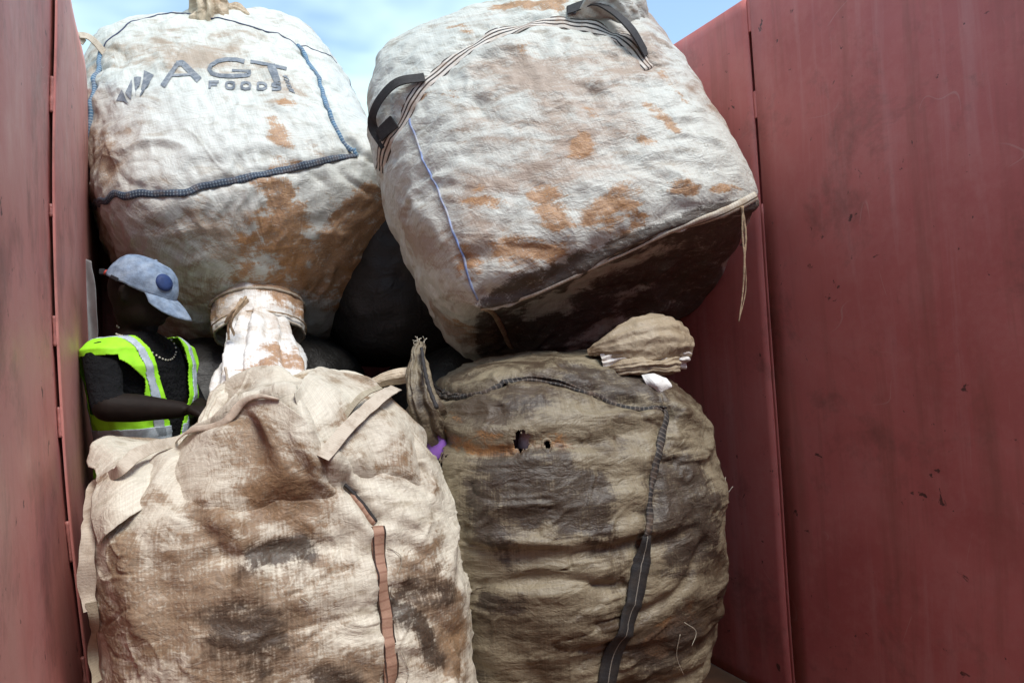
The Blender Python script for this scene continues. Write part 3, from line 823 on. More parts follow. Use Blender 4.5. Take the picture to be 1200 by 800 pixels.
print_part('printed_letter', [stroke([(340, 297), (425, 168)], 30, 24), stroke([(418, 170), (450, 166), (545, 262)], 30, 40), stroke([(388, 238), (500, 230)], 14)])
print_part('printed_letter', [stroke([(800, 158), (755, 148), (700, 146), (650, 156), (615, 178), (600, 200), (618, 224), (662, 237), (730, 240), (800, 237), (824, 233), (826, 218)], 22), stroke([(836, 211), (728, 208)], 14)])
print_part('printed_letter', [stroke([(833, 157), (930, 174), (1036, 198)], 17), stroke([(948, 178), (985, 272)], 44, 36)])
sl = lambda x: (x-598)*0.055
def glyph(ch, x, y, w, h, t):
    """simple bold capitals: lower-left corner x,y (y down), box w x h, stroke t"""
    X = lambda a: x+a*w
    Yy = lambda a: y-a*h
    g = {'F': [[(0.12, 0), (0.12, 1)], [(0, 0.93), (1, 0.93)], [(0, 0.5), (0.85, 0.5)]],
         'O': [[(0.5, 0.95), (0.15, 0.85), (0.08, 0.5), (0.15, 0.15), (0.5, 0.05), (0.85, 0.15), (0.92, 0.5), (0.85, 0.85), (0.5, 0.95)]],
         'D': [[(0.12, 0.0), (0.12, 1.0)], [(0.1, 0.93), (0.6, 0.93), (0.9, 0.7), (0.9, 0.3), (0.6, 0.07), (0.1, 0.07)]],
         'S': [[(0.92, 0.88), (0.5, 0.95), (0.12, 0.85), (0.12, 0.6), (0.5, 0.5), (0.88, 0.4), (0.88, 0.15), (0.5, 0.05), (0.06, 0.12)]],
         'A': [[(0, 0), (0.5, 1)], [(0.5, 1), (1, 0)], [(0.2, 0.35), (0.8, 0.35)]],
         'R': [[(0.1, 0), (0.1, 1)], [(0.1, 0.95), (0.8, 0.9), (0.8, 0.55), (0.1, 0.5)], [(0.45, 0.5), (0.95, 0)]],
         'I': [[(0.5, 0), (0.5, 1)]],
         'C': [[(0.95, 0.85), (0.5, 1), (0.1, 0.8), (0.1, 0.2), (0.5, 0), (0.95, 0.15)]]}[ch]
    return [[(X(a), Yy(c)) for a, c in st] for st in g], t
for ch, x in zip('FOODS', (598, 690, 778, 868, 950)):
    st, t = glyph(ch, x, 309+sl(x)*0.45, 58, 40, 14)
    print_part('printed_letter', [stroke(q, t, step=6) for q in st])
ax_, ay_ = np.array([1082.0, 334.0]), np.array([1040.0, 238.0])
up = (ay_-ax_)/6.0; side = np.array([-30.0, -8.0])
for k, ch in enumerate('AFRICA'):
    st, t = glyph(ch, 0, 0, 0.82, 1.0, 6)
    pcs = []
    for q in st:
        pcs.append(stroke([tuple(ax_ + up*(k+a) + side*(-c)) for a, c in q], 5.0, step=5))
    print_part('printed_letter', pcs)
def leaf(poly):
    P = np.array(poly, float); c = P.mean(0); V = [c]; F = []
    n = len(P)
    for r in (0.5, 1.0): V += [c+(p-c)*r for p in P]
    for i in range(n):
        j = (i+1) % n
        F += [(0, 1+i, 1+j), (1+i, 1+n+i, 1+n+j, 1+j)]
    return V, F
for poly in ([(80, 378), (96, 345), (112, 315), (124, 342), (136, 370), (152, 396), (120, 382)], [(130, 334), (148, 296), (165, 258), (171, 290), (168, 340), (163, 372), (148, 356)],
             [(178, 246), (200, 243), (220, 246), (214, 282), (196, 312), (186, 362), (181, 300)], [(236, 206), (264, 220), (293, 235), (264, 285), (238, 320), (212, 358), (222, 300), (230, 260)]):
    print_part('printed_leaf', [leaf(poly)])

# ------------------------------------------------------------------ free cloth pieces
def sleeve(name, pts, rx, ry, mat, parent, n=72, m=40, pleat=0.06, pl_n=(5, 9, 14), seed=0, ref=(0, -1, 0), ends=0.0, twist=0.0, crumple=0.004, cap0=False, cap1=False, stains=(), arc_=(0, 360), lip=None):
    """limp cloth tube along a path; pleats run along its length. arc_ < 360 leaves it open"""
    path = smooth_path(np.array(pts, float), 0.004)
    L = np.concatenate([[0], np.cumsum(np.linalg.norm(np.diff(path, axis=0), axis=1))]); q = np.linspace(0, L[-1], m)
    C_ = np.stack([np.interp(q, L, path[:, k]) for k in range(3)], -1)
    T = np.gradient(C_, axis=0); T /= np.linalg.norm(T, axis=1)[:, None]+1e-9
    rx = np.interp(np.linspace(0, 1, m), np.linspace(0, 1, len(rx)), rx); ry = np.interp(np.linspace(0, 1, m), np.linspace(0, 1, len(ry)), ry)
    r = np.random.RandomState(seed)
    closed = abs(arc_[1]-arc_[0]-360) < 1e-6
    th = np.radians(np.linspace(arc_[0], arc_[1], n, endpoint=not closed))
    ph = r.uniform(0, 6.28, len(pl_n)); am = r.uniform(0.5, 1, len(pl_n))
    V = np.zeros((m, n, 3)); refv = np.array(ref, float)
    for i in range(m):
        A = refv - T[i]*np.dot(refv, T[i]); A /= np.linalg.norm(A)+1e-9; Bv = np.cross(T[i], A)
        tt = th + twist*i/m
        k = 1 + pleat*sum(a*np.sin(f*tt+p+0.9*math.sin(i*0.11+p)) for f, p, a in zip(pl_n, ph, am))
        V[i] = C_[i] + (rx[i]*np.cos(tt)*k)[:, None]*Bv + (ry[i]*np.sin(tt)*k)[:, None]*A
        if ends:
            e = ends*np.sin(3*tt+ph[0])+ends*0.6*np.sin(7*tt+ph[1])
            V[i] += (e*(i/(m-1))**3)[:, None]*T[i]
    W = V.reshape(-1, 3)
    W = W + crumple*np.stack([fbm(W, 13, 3, 0.55, seed+60+k) for k in range(3)], -1)
    W = W + 0.4*crumple*np.stack([np.abs(fbm(W, 30, 2, 0.6, seed+70+k)) for k in range(3)], -1)
    nn = n if closed else n-1
    F = [(i*n+j, i*n+(j+1) % n, (i+1)*n+(j+1) % n, (i+1)*n+j) for i in range(m-1) for j in range(nn)]
    W = list(W)
    for cap, row in ((cap0, 0), (cap1, m-1)):
        if cap:
            c = len(W); W.append(np.mean(V[row], axis=0)); F += [(c, row*n+j, row*n+(j+1) % n) if row else (c, row*n+(j+1) % n, row*n+j) for j in range(n)]
    uv = np.array([(0.01*j, 0.006*i) for i in range(m) for j in range(n)] + [(0, 0)]*(len(W)-m*n))
    o = mesh_obj(name, W, F, mat, parent, True, uv)
    if 'noise' in mat: soil_attributes(o, mat, stains)
    return o
def sheet(name, G, mat, parent, crumple=0.004, seed=0, stains=(), fr=26, thick=0.0015, up=(48, 48)):
    """limp sheet through a coarse grid of points, smoothed and crumpled, with real thickness"""
    G = np.array(G, float)
    def even(c, k):
        L = np.concatenate([[0], np.cumsum(np.linalg.norm(np.diff(c, axis=0), axis=1))]); q = np.linspace(0, L[-1], k)
        return np.stack([np.interp(q, L, c[:, a]) for a in range(3)], -1)
    rows = np.array([even(smooth_path(g_, 0.004), up[1]) for g_ in G])
    cols = [even(smooth_path(rows[:, j], 0.004), up[0]) for j in range(up[1])]
    V = np.array(cols).transpose(1, 0, 2); m, n = V.shape[:2]
    W = V.reshape(-1, 3)
    W = W + crumple*np.stack([fbm(W, fr*0.55, 2, 0.5, seed+80+k) for k in range(3)], -1) + 0.35*crumple*np.stack([np.abs(fbm(W, fr*1.2, 2, 0.5, seed+90+k)) for k in range(3)], -1)
    V = W.reshape(m, n, 3); du = np.gradient(V, axis=1); dv = np.gradient(V, axis=0); N = np.cross(du, dv); N /= np.linalg.norm(N, axis=-1, keepdims=True)+1e-9
    A = np.concatenate([(V+N*thick/2).reshape(-1, 3), (V-N*thick/2).reshape(-1, 3)]); k = m*n
    F = []
    for i in range(m-1):
        for j in range(n-1):
            q = (i*n+j, i*n+j+1, (i+1)*n+j+1, (i+1)*n+j); F.append(q); F.append(tuple(k+a for a in q[::-1]))
    rim = [j for j in range(n)] + [i*n+n-1 for i in range(1, m)] + [(m-1)*n+j for j in range(n-2, -1, -1)] + [i*n for i in range(m-2, 0, -1)]
    for a, c in zip(rim, rim[1:]+rim[:1]): F.append((a, k+a, k+c, c))
    uv = np.array([(0.005*j, 0.005*i) for i in range(m) for j in range(n)]*2)
    o = mesh_obj(name, A, F, mat, parent, True, uv)
    if 'noise' in mat: soil_attributes(o, mat, stains)
    return o
def cord(name, pts, r, mat, parent, n=6, step=0.006, taper=False):
    P = smooth_path(np.array(pts, float), step)
    rr = np.full(len(P), r)*(1+0.15*np.sin(np.arange(len(P))*1.3))
    if taper: rr = rr*np.linspace(1, 0.35, len(P))
    V, F = tube(P, rr, n); return mesh_obj(name, V, F, mat, parent)
def off(bag, px, py, d):
    """point d metres in front of the bag surface at a place"""
    p = bag.hit(px, py); l, nn, i, dd = bag._bvh.find_nearest(Vector(p)); nn = np.array(nn)
    if nn @ ray(px, py) > 0: nn = -nn
    return p+nn*d

# ---- rest of the upper left bag: ear, top tuft, collar and spout
q = B1.hit(120, 60)
ear = [q+np.array(v) for v in ((0.02, -0.01, -0.03), (-0.02, -0.03, 0.015), (-0.05, -0.04, 0.035), (-0.085, -0.04, 0.03), (-0.06, -0.03, 0.012))]
ribbon('lifting_loop', np.array([0.1, -0.9, 0.4]), smooth_path(ear), 0.030, MAT['cream_web'], ROOT['b1'], 0.005, follow=False, shape='strap')
tp = B1.hit(250, 18)
sleeve('filling_spout', [tp+np.array(v) for v in ((0, 0.05, -0.06), (0.0, 0.03, 0.02), (-0.03, 0.02, 0.10), (-0.04, 0.02, 0.16))], [0.09, 0.085, 0.06, 0.07], [0.06, 0.06, 0.04, 0.05], MAT['collar'], ROOT['b1'], pleat=0.16, seed=3, crumple=0.012)
sleeve('filling_spout', [tp+np.array(v) for v in ((0.02, 0.03, -0.02), (0.08, 0.02, 0.012), (0.14, 0.02, 0.0))], [0.035, 0.05, 0.03], [0.03, 0.035, 0.02], MAT['collar'], ROOT['b1'], pleat=0.2, seed=5, crumple=0.014, cap1=True)
c0 = B1.hit(303, 362)
l_, nb, i_, d_ = B1._bvh.find_nearest(Vector(B1.hit(303, 330))); nb = np.array(nb)
if nb @ ray(303, 345) > 0: nb = -nb
axis = nb*0.75 + np.array([0.0, -0.1, -0.75]); axis /= np.linalg.norm(axis)
st_c = [(1, [B1.hit(335, 335), B1.hit(360, 370)], 0.10, 1.1), (0, [B1.hit(250, 345), B1.hit(265, 380)], 0.08, 0.7)]
col = sleeve('spout_collar', [c0-axis*0.05, c0+axis*0.03, c0+axis*0.09, c0+axis*0.125], [0.165, 0.172, 0.170, 0.160], [0.125, 0.128, 0.122, 0.112], MAT['spout'], ROOT['b1'], n=110, m=26, pleat=0.018, seed=9, crumple=0.006, stains=st_c)
def ring(cen, ax, rx, ry, rr, mat, parent, name, n=90, ref=(0, -1, 0), jag=0.004, seed=0, frac=(0, 1)):
    A = np.array(ref, float) - ax*np.dot(ref, ax); A /= np.linalg.norm(A); Bv = np.cross(ax, A)
    t = np.linspace(frac[0]*2*math.pi, frac[1]*2*math.pi, n)
    P = cen + np.outer(rx*np.cos(t), Bv) + np.outer(ry*np.sin(t), A)
    P = P + jag*np.stack([fbm(P, 20, 2, 0.6, seed+k) for k in range(3)], -1)
    V, F = tube(P, np.full(n, rr)*(1+0.2*np.sin(np.arange(n)*2.1)), 7); return mesh_obj(name, V, F, mat, parent)
ring(c0+axis*0.125, axis, 0.163, 0.115, 0.0055, MAT['cream_web'], col, 'collar_hem', seed=1)
ring(c0+axis*0.100, axis, 0.174, 0.124, 0.0030, MAT['rope'], col, 'collar_stitch', seed=2)
ring(c0-axis*0.004, axis, 0.176, 0.131, 0.0055, MAT['cream_web'], col, 'collar_hem', seed=3)
s0 = c0+axis*0.06
end = atY(312, 462, 2.42)
spt = [s0-axis*0.08, s0, s0*0.6+end*0.4+np.array([0, -0.015, 0.02]), end, end+np.array([0.0, 0.05, -0.12])]
sleeve('discharge_spout', spt, [0.085, 0.098, 0.118, 0.140, 0.15], [0.07, 0.075, 0.08, 0.075, 0.06], MAT['spout'], ROOT['b1'], n=120, m=70, pleat=0.085, pl_n=(3, 7, 11, 16), seed=12, crumple=0.007, ends=0.02,
       stains=[(1, [atY(338, 412, 2.45), atY(350, 380, 2.5)], 0.075, 1.0), (1, [atY(300, 428, 2.42), atY(320, 432, 2.42)], 0.05, 0.8), (1, [atY(358, 425, 2.42)], 0.05, 0.8)])
cord('tie_cord', [atY(264, 430, 2.39), atY(266, 445, 2.38), atY(262, 456, 2.38), atY(268, 462, 2.38)], 0.004, MAT['cream_web'], ROOT['b1'])
cord('tie_cord', [atY(283, 350, 2.58), atY(276, 362, 2.52), atY(268, 378, 2.52), atY(268, 398, 2.53)], 0.0042, MAT['rope'], ROOT['b1'])
cord('tie_cord', [atY(288, 348, 2.56), atY(280, 358, 2.50), atY(270, 368, 2.50), atY(264, 378, 2.52)], 0.005, MAT['rope'], ROOT['b1'])
ribbon('lifting_loop', np.array([0.8, -0.5, 0.1]), smooth_path([atY(290, 352, 2.55), atY(277, 365, 2.49), atY(270, 380, 2.50), atY(274, 392, 2.54)]), 0.012, MAT['rope'], ROOT['b1'], 0.004, follow=False, shape='strap')

# ---- upper right bag
p2_band = B2.seam([(446, 205), (449, 178), (470, 137), (500, 97), (556, 52), (610, 30), (660, 26), (700, 33), (735, 50), (762, 76)], 0.008, 0.03, 0.03)
p2_line = B2.path([(480, 140), (497, 190), (520, 235), (540, 290), (550, 325), (560, 350)])
p2_bot = B2.seam([(560, 352), (585, 349), (620, 338), (660, 320), (710, 294), (760, 270), (820, 251), (876, 237)], -0.022, 0.018, 0.0)
p2_side = B2.seam([(563, 354), (578, 368), (590, 388), (598, 410)], 0.004, 0.016, 0.02)
for path_, d_, w_ in (([(470, 330), (530, 300), (600, 300)], 0.006, 0.03), ([(600, 230), (690, 190), (790, 190)], 0.004, 0.03), ([(480, 230), (520, 280), (560, 345)], -0.006, 0.02)):
    B2.seams.append((B2.path(path_), d_, w_, 0.0))
for ch, pts, r, a in [
    (1, [(672, 165), (682, 175)], 12, 0.8), (1, [(645, 228), (662, 255)], 20, 0.8), (1, [(562, 228), (585, 238)], 14, 0.75), (1, [(540, 240), (548, 236)], 9, 0.6),
    (1, [(596, 290), (645, 305)], 22, 0.75), (1, [(700, 248), (735, 240)], 26, 0.6), (1, [(805, 218), (818, 226)], 13, 0.75), (1, [(580, 5), (655, 12)], 16, 0.85), (1, [(535, 28), (552, 35)], 10, 0.7),
    (1, [(500, 110), (530, 112)], 9, 0.5), (1, [(745, 165), (765, 172)], 9, 0.6), (1, [(760, 125), (795, 150)], 8, 0.5), (1, [(690, 130), (705, 140)], 10, 0.5), (1, [(600, 60), (640, 65)], 10, 0.45),
    (1, [(545, 310), (560, 318)], 12, 0.7), (1, [(700, 285), (760, 262)], 10, 0.6), (1, [(840, 230), (865, 230)], 10, 0.5), (1, [(770, 85), (800, 115)], 8, 0.6),
    (0, [(520, 375), (585, 390)], 40, 0.85), (1, [(545, 380), (590, 395)], 30, 0.6), (0, [(560, 340), (700, 290)], 10, 0.5), (0, [(480, 300), (500, 350)], 20, 0.4),
    (2, [(640, 390), (700, 360)], 45, 1.3), (2, [(700, 345), (800, 300)], 38, 1.3), (2, [(760, 350), (850, 290)], 45, 1.3), (2, [(610, 385), (640, 372)], 22, 1.2), (1, [(745, 318), (755, 322)], 9, 0.5)]:  # dark-channel capsules here paint the shade under the bag
    B2.stain(ch, pts, r, a)
B2.creases = [(0.30, (.7, .7, 1.1), 0.011, -1), (0.18, (.6, .6, 1.2), -0.007, -1), (0.11, (.5, .5, 1.2), 0.005, -1), (0.15, (.3, .3, 1.2), 0.002, 0.12), (0.2, (.3, .3, 1.2), 0.003, 0.10)]; B2.cseed = 40
B2.wrinkle(0.004, 0.015, 33, amp=0.004, lump=0.0015, kb=0.006, aniso=(0.5, 0.5, 1.2))
B2.base_dark = lambda Q: 2.2*sstep(-(Q[:, 2]-0.11*sstep(-Q[:, 0], 0.05, 0.48)*sstep(Q[:, 1], -0.40, 0.1)), -0.06, -0.012)*sstep(Q[:, 0], -0.46, -0.38)  # near-black mask paints shade onto the underside
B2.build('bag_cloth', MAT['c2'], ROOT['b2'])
ribbon('striped_webbing', B2, p2_band, 0.052, MAT['web_stripe'], ROOT['b2'], 0.0035, lift=0.003, wob=0.04, seed=6)
ribbon('blue_stitch', B2, p2_line, 0.006, MAT['blue_thread'], ROOT['b2'], 0.003, lift=0.001, seed=7, wob=0.2)
ribbon('bottom_hem', B2, p2_bot, 0.028, MAT['hem'], ROOT['b2'], 0.005, lift=0.012, wob=0.08, seed=8, sw=22)
ribbon('side_hem', B2, p2_side, 0.016, MAT['rope'], ROOT['b2'], 0.004, lift=0.002, wob=0.1, seed=9)
# loose fringe of cloth below the hem
fr = []
for k, p in enumerate(p2_bot[2::3]):
    fr.append([p+np.array([0, -0.004, 0.002]), p+np.array([0.004*math.sin(k*1.7), -0.012, -0.012-0.004*math.sin(k*0.9)]), p+np.array([0.006*math.sin(k*1.3), -0.004, -0.026-0.007*math.sin(k*0.6)-0.004*math.sin(k*2.3)])])
sheet('hem_fringe', np.array(fr), MAT['c2'], ROOT['b2'], 0.003, 4, up=(160, 10))
ribbon('lifting_loop', np.array([-0.5, -0.8, 0.3]), smooth_path([off(B2, 452, 172, 0.004), off(B2, 446, 150, 0.025), off(B2, 450, 125, 0.035), off(B2, 470, 104, 0.03), off(B2, 498, 92, 0.006)]), 0.030, MAT['black_web'], ROOT['b2'], 0.0045, follow=False, shape='strap')
ribbon('loop_patch', B2, B2.path([(448, 160), (456, 150), (464, 142)]), 0.04, MAT['black_web'], ROOT['b2'], 0.008, lift=0.006, shape='strap')
ribbon('lifting_loop', np.array([0.1, -0.9, 0.5]), smooth_path([off(B2, 664, 14, 0.004), off(B2, 690, 14, 0.03), off(B2, 715, 26, 0.035), off(B2, 738, 44, 0.03), off(B2, 758, 66, 0.004)]), 0.042, MAT['black_web'], ROOT['b2'], 0.0045, follow=False, shape='strap')
e0 = B2.hit(735, 20)
sleeve('cloth_ear', [e0+np.array(v) for v in ((-0.10, 0.04, 0.10), (-0.02, 0.03, 0.05), (0.045, 0.03, -0.01), (0.075, 0.02, -0.065))], [0.11, 0.10, 0.075, 0.02], [0.08, 0.075, 0.05, 0.015], MAT['c2'], ROOT['b2'], pleat=0.07, seed=21, crumple=0.012, cap1=True, cap0=True,
       stains=[(1, [e0+np.array([0.065, 0, -0.05])], 0.035, 0.9)])
hc = B2.hit(868, 242)
for k in range(2):
    cord('hanging_cord', [hc+np.array((0.004*k, -0.004, 0)), hc+np.array((0.006-0.012*k, -0.006, -0.08)), hc+np.array((-0.006, -0.008, -0.15)), hc+np.array((-0.012+0.01*k, 0, -0.24)), hc+np.array((-0.035, 0.0, -0.33))], 0.0045-0.001*k, MAT['rope'], ROOT['b2'], taper=True)

# ---- lower right bag
p4_top = B4.seam([(503, 447), (525, 463), (560, 457), (620, 442), (680, 456), (740, 471), (783, 480)], 0.012, 0.022, 0.03)
p4_v1 = B4.seam([(783, 480), (773, 530), (766, 580), (757, 640)], 0.010, 0.022, 0.03)
p4_v2 = B4.path([(758, 634), (746, 690), (727, 742), (704, 812)])
B4.seams.append((p4_v2, 0.008, 0.03, 0.02))
for path_, d_, w_ in (([(505, 505), (560, 530), (640, 520), (700, 520)], 0.016, 0.022), ([(500, 480), (540, 505), (620, 500), (770, 490)], -0.012, 0.03), ([(555, 640), (640, 655), (740, 640)], 0.012, 0.022), ([(560, 690), (650, 680), (730, 690)], 0.012, 0.018), ([(790, 480), (830, 500), (842, 540)], -0.012, 0.03), ([(780, 540), (830, 545)], 0.008, 0.02), ([(770, 640), (815, 620)], 0.01, 0.02), ([(750, 720), (800, 690), (825, 640)], 0.012, 0.02)):
    B4.seams.append((B4.path(path_), d_, w_, 0.0))
for ch, pts, r, a in [
    (2, [(590, 555), (690, 590)], 30, 1.26), (2, [(620, 540), (650, 545)], 22, 1.12), (2, [(560, 585), (620, 590)], 20, 0.98), (2, [(800, 570), (825, 620)], 36, 1.19), (2, [(780, 620), (800, 650)], 26, 0.98), (2, [(560, 610), (600, 650)], 20, 0.77),
    (1, [(560, 515), (655, 524)], 15, 0.75), (1, [(520, 500), (540, 515)], 12, 0.5), (1, [(768, 753), (776, 757)], 8, 1.1), (2, [(770, 770), (800, 740)], 28, 0.98), (0, [(700, 620), (740, 700)], 30, 0.5), (2, [(560, 700), (600, 705)], 14, 0.84), (2, [(600, 470), (640, 480)], 14, 0.56),
    (0, [(540, 440), (680, 440)], 26, 0.7), (2, [(680, 440), (760, 462)], 22, 1.12), (2, [(530, 750), (560, 790)], 25, 0.70), (1, [(810, 720), (780, 735)], 14, 0.5)]:
    B4.stain(ch, pts, r, a)
hc4 = B4.hit(611, 515); hp = B4.hit(505, 532); hs = B4.hit(641, 521)
rgt = np.array([math.cos(YAW), -math.sin(YAW), 0]); upv = np.array([0, 0, 1.0])
B4.holes = [(hc4, rgt, upv, 0.024, 0.033), (hs, rgt, upv, 0.010, 0.012), (hp, rgt, upv, 0.032, 0.070)]
B4.creases = [(0.22, (.4, .4, 1.4), 0.012, -1), (0.13, (.3, .3, 1.3), -0.008, -1), (0.12, (.35, .35, 1.5), 0.005, 0.13), (0.08, (.3, .3, 1.4), 0.004, 0.15), (0.16, (1, 1, 1), 0.004, 0.12), (0.1, (.4, .4, 1.6), -0.005, 0.13)]; B4.cseed = 70
B4.wrinkle(-0.003, 0.028, 44, amp=0.006, lump=0.002, kb=0.006, aniso=(0.3, 0.3, 1.1), seedscale=0.12)
B4.build('bag_cloth', MAT['c4'], ROOT['b4'])
ribbon('black_stitching', B4, p4_top, 0.009, MAT['black_stitch'], ROOT['b4'], 0.006, lift=0.003, wob=0.3, seed=11, offset=0.006)
ribbon('black_stitching', B4, p4_top, 0.007, MAT['black_stitch'], ROOT['b4'], 0.006, lift=0.003, wob=0.3, seed=12, offset=-0.006)
ribbon('black_stitching', B4, p4_v1, 0.020, MAT['black_stitch'], ROOT['b4'], 0.0035, lift=0.002, wob=0.2, seed=13)
ribbon('black_band', B4, p4_v2, 0.050, MAT['black_band'], ROOT['b4'], 0.003, lift=0.007, wob=0.03, seed=14, prof=np.interp(np.linspace(0, 1, len(p4_v2)), [0, 0.12, 1], [0.5, 1, 1.05]))
h0 = B4.hit(512, 500)
ear4 = [atY(520, 530, 1.92), atY(502, 490, 1.80), atY(489, 450, 1.83), atY(489, 418, 1.88), atY(492, 402, 1.90)]
sleeve('cloth_ear', ear4, [0.055, 0.044, 0.036, 0.028, 0.014], [0.04, 0.036, 0.03, 0.024, 0.012], MAT['c4'], ROOT['b4'], pleat=0.14, seed=31, crumple=0.010, cap1=True, twist=0.8, stains=[(2, [atY(500, 490, 1.75), atY(488, 430, 1.8)], 0.035, 0.7), (1, [atY(482, 440, 1.8)], 0.02, 0.6)])
cord('black_stitching', [atY(512, 478, 1.67), atY(503, 455, 1.72), atY(497, 430, 1.80), atY(494, 408, 1.85)], 0.005, MAT['black_web'], ROOT['b4'])
for k in range(9):
    a = atY(488+k*1.3, 404+2*(k % 3), 1.89); r_ = random.Random(k)
    cord('frayed_thread', [a, a+np.array((r_.uniform(-.012, .012), r_.uniform(-.01, .01), 0.012)), a+np.array((r_.uniform(-.02, .02), r_.uniform(-.01, .01), 0.022))], 0.0012, MAT['thread'], ROOT['b4'], 4)
# rolled-up filling spout lying on top
Yr = 1.80
sleeve('rolled_spout', [atY(690, 415, Yr), atY(710, 410, Yr-.03), atY(740, 405, Yr-.05), atY(770, 402, Yr-.05), atY(792, 405, Yr-.03)], [0.012, 0.046, 0.064, 0.070, 0.064], [0.012, 0.050, 0.074, 0.080, 0.070], MAT['c4b'], ROOT['b4'], n=100, m=60, pleat=0.03, seed=41, crumple=0.008, ref=(0, 0, 1), arc_=(-40, 205), cap0=False)
sleeve('rolled_spout', [atY(702, 425, Yr-.02), atY(735, 418, Yr-.04), atY(768, 414, Yr-.05), atY(792, 417, Yr-.03)], [0.03, 0.048, 0.055, 0.05], [0.03, 0.045, 0.052, 0.045], MAT['spout'], ROOT['b4'], n=80, m=50, pleat=0.07, seed=43, crumple=0.008, ref=(0, 0, 1))
sleeve('rolled_spout', [atY(705, 440, Yr-.03), atY(730, 432, Yr-.08), atY(755, 430, Yr-.10), atY(788, 428, Yr-.08)], [0.016, 0.026, 0.028, 0.03], [0.014, 0.022, 0.024, 0.028], MAT['c4b'], ROOT['b4'], n=60, m=50, pleat=0.10, seed=44, crumple=0.008, ref=(0, 0, 1))
sheet('torn_scrap', [[atY(752, 440, 1.68), atY(765, 438, 1.66), atY(782, 443, 1.67)], [atY(758, 450, 1.66), atY(770, 449, 1.64), atY(788, 452, 1.66)], [atY(767, 461, 1.66), atY(776, 460, 1.645), atY(784, 457, 1.665)]], MAT['spout'], ROOT['b4'], 0.004, 7, fr=22)
# loose threads at the lower right
for k, pp in enumerate([[(795, 742), (790, 765), (797, 785)], [(800, 728), (812, 738), (806, 752)], [(848, 560), (858, 580), (854, 570)]]):
    cord('frayed_thread', [off(B4, *p_, 0.006+0.004*i) for i, p_ in enumerate(pp)], 0.0009, MAT['thread'], ROOT['b4'], 4)

def torn_edge(cen_, rx, ry, seed, n=72):
    V = []; rs = np.random.RandomState(seed); bv = B4._bvh or B4.bvh(); B4._bvh = bv
    jag = np.interp(np.arange(n), np.arange(0, n+4, 4), np.append(rs.uniform(-0.2, 0.25, n//4), 0)[:n//4+1]) + rs.uniform(-0.06, 0.06, n)
    for ring_, (k, lf) in enumerate(((1.75, -0.002), (1.45, 0.002), (1.15, 0.003), (0.92, 0.001))):
        for j in range(n):
            t = 2*math.pi*j/n; kk = k + (jag[j] if ring_ > 1 else 0)*(0.5 if ring_ == 2 else 1)
            p = cen_ + rgt*rx*kk*math.cos(t) + upv*ry*kk*math.sin(t)
            l, nn, i, d = bv.ray_cast(Vector(CAM_POS), Vector(unit_(p-CAM_POS)))
            if l is None: l = Vector(p); nn = Vector((0, -1, 0))
            if nn.y > 0: nn = -nn
            V.append(np.array(l)+np.array(nn)*lf)
    F = [(r*n+j, r*n+(j+1) % n, (r+1)*n+(j+1) % n, (r+1)*n+j) for r in range(3) for j in range(n)]
    o = mesh_obj('torn_edge', V, F, MAT['c4'], ROOT['b4'], True, np.array(V)[:, [0, 2]]); soil_attributes(o, MAT['c4'], B4.stains)
def unit_(v): return np.asarray(v)/np.linalg.norm(v)
B4full = B4.bvh(); B4._bvh = B4full
torn_edge(hc4, 0.022, 0.031, 1); torn_edge(hs, 0.009, 0.011, 2)
# bottles showing through the tears
def lathe(name, prof, base, axis, mat, parent=None, n=28):
    axis = np.array(axis, float); axis /= np.linalg.norm(axis)
    A = np.cross(axis, [0.3, 0.2, 0.9]); A /= np.linalg.norm(A); Bv = np.cross(axis, A)
    V = [base + axis*h + r*(math.cos(2*math.pi*k/n)*A+math.sin(2*math.pi*k/n)*Bv) for r, h in prof for k in range(n)]
    m = len(prof)
    F = [(i*n+k, i*n+(k+1) % n, (i+1)*n+(k+1) % n, (i+1)*n+k) for i in range(m-1) for k in range(n)]
    F.append(tuple(range(n))[::-1]); F.append(tuple((m-1)*n+k for k in range(n)))
    return mesh_obj(name, V, F, mat, parent)
MAT['purple'] = simple_mat('purple_plastic', (0.30, 0.13, 0.52), 0.4, 0.12, 25, bump=0.05)
MAT['clear'] = simple_mat('pale_plastic', (0.70, 0.72, 0.76), 0.3, 0.1, 25, bump=0.05)
MAT['dark_plastic'] = simple_mat('dark_plastic', (0.015, 0.016, 0.02), 0.3, 0.2, 25, bump=0.05)
bx_ = hp - ray(505, 532)*(-0.05)
bt = empty('plastic_bottle', tuple(bx_), 'purple plastic bottle poking from a tear between the two lower bags', 'bottle')
pc = atY(508, 524, hp[1]-0.035)
bdir = np.array([-0.35, -1.0, 0.0])
lathe('bottle_base', [(0.030, 0), (0.0345, 0.004), (0.036, 0.012), (0.036, 0.09), (0.034, 0.094), (0.036, 0.098), (0.036, 0.15), (0.030, 0.17), (0.014, 0.19)], pc, -bdir, MAT['purple'], bt)
lathe('bottle_cap', [(0.014, 0.19), (0.016, 0.192), (0.016, 0.21), (0.013, 0.212)], pc, -bdir, MAT['dark_plastic'], bt)
bt2 = empty('plastic_bottle', tuple(hc4-ray(611, 515)*(-0.06)), 'dark bottle with a pale edge inside the small torn hole', 'bottle')
pc2 = hc4 + ray(611, 515)*0.075
lathe('bottle_body', [(0.03, -0.06), (0.036, -0.055), (0.036, 0.035), (0.026, 0.05), (0.014, 0.055), (0.014, 0.06)], pc2+np.array([-0.015, 0.015, 0]), (0.12, 0, 1), MAT['dark_plastic'], bt2)
lathe('bottle_label', [(0.0365, -0.03), (0.0368, -0.03), (0.0368, 0.03), (0.0365, 0.03)], hc4+ray(611, 515)*0.050+np.array([0.030, 0.0, 0]), (0.25, 0, 1), MAT['clear'], bt2)

